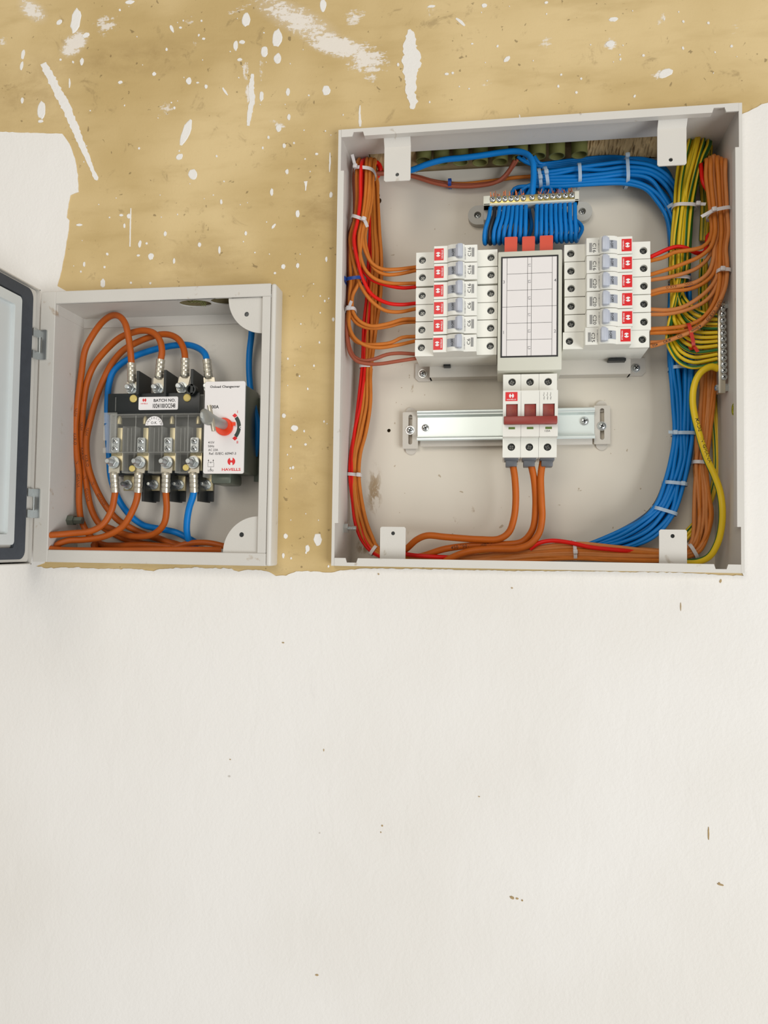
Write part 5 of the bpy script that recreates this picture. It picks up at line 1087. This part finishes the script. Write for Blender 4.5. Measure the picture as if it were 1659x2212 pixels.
for vv in (675, 1015):
    c = CE(742, vv, PD); s = 42 * ar; mb.plate([[(c.x - s, c.z), (c.x, c.z - s * .85), (c.x + s, c.z), (c.x, c.z + s * .85)]], yf - .00014, yf)
mb.mat(2); seg(205, 265, 39, -40)
mb.mat(3); c = CE(828, 850, PD); mb.plate([circ(c.x, c.z, 20 * ar, 16), circ(c.x, c.z, 10 * ar, 12)], yf - .0003, yf - .0001)
mb.build('plate_print', [M_INK, M_LOGO, M_ARC, M_WHITE], fp, smooth=0)
# knob, shaft, crossbar
mb = MB(); R1 = 140 * ar; mb.lathe((kc.x, yf, kc.z), (0, -1, 0), [(R1, 0), (R1, .0035), (R1 * .93, .0045), (0, .0045)], 28); tp = CE(752, 805, PD - 3); mb.prism([(kc.x + R1 * .9, yf - .003), (tp.x, yf - .003), (kc.x + R1 * .9, yf)], 'z', tp.z - .0015, tp.z + .0025); mb.build('knob', M_KNOB, sw)
mb = MB()
secs = [(.000, .0054, .0056), (-.010, .0052, .0054), (-.022, .0048, .0052), (-.034, .0044, .0062), (-.046, .0040, .0080), (-.055, .0038, .0080), (-.060, .0030, .0064), (-.0625, .0014, .003)]
vv = []; n = 16
for dy, rx, rz in secs:
    for i in range(n): tt = 2 * PI * i / n; vv.append((kc.x + rx * math.cos(tt), yf - .004 + dy, kc.z + .002 + rz * math.sin(tt)))
mb.add(vv, [(k * n + i, k * n + (i + 1) % n, (k + 1) * n + (i + 1) % n, (k + 1) * n + i) for k in range(len(secs) - 1) for i in range(n)] + [tuple(range(n)), tuple((len(secs) - 1) * n + i for i in range(n))]); hd = mb.build('handle', M_CAST, sw)
yc = yf - .044; a = P(452, 876, yc * 1000); c = P(462, 931, yc * 1000); mb = MB(); mb.tube(np.array([tuple(a), tuple((a + c) / 2), tuple(c)]), .0024, 14, raw=True); mb.build('crossbar', M_TIN, hd)

# ---- cables of the small box, with crimped lugs
def lug(o, pin, pend, cy, cz_up, palm_c, r=.0050):
    """barrel from the cable end (pin) to the palm; palm plate round the stud"""
    a, c = Vector(pin), Vector(pend); L = (c - a).length; n = 40; prof = []
    for i in range(n):
        f = i / (n - 1); q = 1.0
        for z_ in (.22, .45, .68): q -= .07 * math.exp(-((f - z_) / .045) ** 2)
        prof.append((r * q * (1 if f < .9 else 1 - (f - .9) * 3), L * f))
    mb = MB(); mb.lathe(a - (c - a) * .03, (c - a), prof, 16)
    pc = Vector(palm_c); s = 1 if c.z < pc.z else -1; hw = .0068
    ol = arc(pc.x, pc.z, hw, 0, 180, 12) if s > 0 else arc(pc.x, pc.z, hw, 180, 360, 12)
    ol = ol + ([(c.x - hw * .95, c.z - .002 * s), (c.x + hw * .95, c.z - .002 * s)] if s > 0 else [(c.x + hw * .95, c.z - .002 * s), (c.x - hw * .95, c.z - .002 * s)])
    mb.plate([ol], pc.y - .0008, pc.y + .0008)
    l = mb.build('cable_lug', M_TIN, o); l['label'] = 'crimped tinned lug'
SC_R = .0037
CAB = [
    ('upper', 'orange changeover cable looping over to the first top terminal', M_CHG, [(284, 786, 12), (282, 760, 8), (277, 725, 6), (270, 698, 8), (257, 683, 14), (241, 682, 20), (221, 696, 26), (199, 726, 30), (184, 756, 31), (176, 806, 32), (168, 867, 34), (163, 921, 36), (166, 982, 37), (171, 1023, 37), (171, 1090, 36), (176, 1124, 34), (190, 1152, 34), (215, 1174, 36), (260, 1182, 40)], (285, 829), (284, 840)),
    ('upper', 'orange changeover cable looping over to the second top terminal', M_CHG, [(347, 778, 12), (350, 760, 12), (346, 737, 13), (333, 720, 16), (311, 714, 20), (288, 718, 24), (260, 729, 28), (230, 755, 32), (203, 789, 36), (188, 826, 38), (181, 867, 40), (178, 905, 41), (178, 952, 41), (183, 1003, 42), (188, 1054, 42), (198, 1101, 41), (215, 1132, 40), (240, 1150, 42), (280, 1168, 42), (330, 1178, 42)], (343, 820), (341, 840)),
    ('upper', 'orange changeover cable looping over to the third top terminal', M_CHG, [(400, 776, 12), (398, 758, 14), (388, 736, 18), (372, 725, 23), (352, 722, 26), (325, 728, 29), (295, 740, 33), (266, 757, 36), (242, 785, 39), (221, 826, 41), (205, 871, 41), (195, 911, 39), (187, 952, 36), (191, 1007, 35), (207, 1054, 36), (230, 1095, 37), (256, 1124, 38), (290, 1144, 40), (330, 1160, 42), (390, 1178, 42)], (399, 817), (392, 838)),
    ('upper', 'thick blue changeover cable looping over to the last top terminal', M_BLUE, [(447, 779, 14), (443, 765, 18), (428, 752, 26), (405, 745, 32), (378, 746, 35), (350, 751, 37), (320, 759, 39), (290, 770, 41), (264, 784, 42), (244, 804, 42), (235, 834, 42), (232, 872, 43), (233, 930, 43), (236, 985, 43), (240, 1034, 42), (257, 1080, 40), (282, 1114, 39), (309, 1134, 38), (343, 1142, 36), (380, 1150, 36), (407, 1163, 38), (430, 1176, 42)], (451, 819), (452, 838)),
    ('lower', 'orange changeover cable under the first front terminal turning left', M_CHG, [(249, 1061, 10), (247, 1075, 11), (241, 1102, 13), (223, 1132, 11), (197, 1147, 8), (154, 1152, 2), (118, 1155, -6), (106, 1156, -8)], (246, 1018), (246, 999)),
    ('lower', 'orange changeover cable under the second front terminal turning left', M_CHG, [(298, 1061, 10), (296, 1077, 10), (286, 1104, 11), (264, 1138, 12), (225, 1159, 11), (180, 1166, 8), (145, 1168, 3), (124, 1177, 0), (122, 1186, 2), (132, 1194, 6)], (300, 1018), (302, 999)),
    ('lower', 'orange changeover cable under the third front terminal curving left', M_CHG, [(358, 1061, 10), (359, 1076, 11), (360, 1100, 14), (354, 1132, 18), (333, 1153, 22), (301, 1159, 26), (268, 1154, 30), (240, 1142, 34), (225, 1136, 38)], (359, 1018), (360, 998)),
    ('lower', 'thick blue changeover cable dropping from the last front terminal', M_BLUE, [(419, 1061, 10), (416, 1075, 11), (409, 1096, 13), (404, 1126, 16), (404, 1152, 20), (410, 1172, 26), (424, 1182, 34)], (418, 1018), (417, 997))]
for kind, lab, m, pts, pe, pl in CAB:
    o, p = wire('changeover_cable', pts, SC_R, m, lab, 'cable', 'changeover cables with lugs', n=14)
    d0 = pts[0][2]; d1 = 13.6 if kind == 'upper' else 5
    lug(o, P(pts[0][0], pts[0][1], d0), P(pe[0], pe[1], d1 - 1), 0, 0, (P(pl[0], pl[1], d1).x + .001, d1 / 1000, P(pl[0], pl[1], d1).z))
    if 'first top' in lab or 'second top' in lab or 'third top' in lab:
        for k, (tx, f) in enumerate((('NUH', .52), ('KABLO', .60), ('IN', .67), ('GHANA', .73))):
            tube_text(o, p, SC_R, tx, p[int(len(p) * f)], .0046, M_INKB, off=.25)
for pts, lab in [([(106, 1185, -7), (140, 1188, -6), (240, 1189, -5), (340, 1188, -4), (420, 1187, 0), (478, 1188, 10)], 'orange cable lying along the bottom lip of small box'),
                 ([(200, 1178, 40), (260, 1178, 34), (310, 1177, 30), (360, 1180, 30), (410, 1186, 32), (450, 1192, 36)], 'orange cable along the floor of small box, behind the front one'),
                 ([(366, 1187, 20), (388, 1179, 22), (415, 1173, 24), (452, 1173, 24), (484, 1180, 26), (510, 1186, 32)], 'orange cable arching up beside the lower right gusset'),
                 ([(330, 1158, 42), (352, 1166, 38), (380, 1178, 36), (410, 1186, 40)], 'orange cable sloping down behind the third front terminal cable'),
                 ([(206, 1168, 34), (205, 1180, 26), (204, 1192, 20)], 'short orange cable stub standing at the bottom left')]:
    wire('changeover_cable', pts, SC_R * .95, M_CHG, lab, 'cable', n=12)
wire('neutral_cable', [(546, 655, 30), (545, 690, 32), (543, 725, 34), (539, 760, 36), (538, 795, 37), (540, 830, 37), (544, 862, 37), (551, 890, 36), (556, 914, 36), (556, 950, 38), (550, 985, 42)], .0036, M_BLUE, 'thick blue cable running down the right side of the small box', 'cable', n=14)
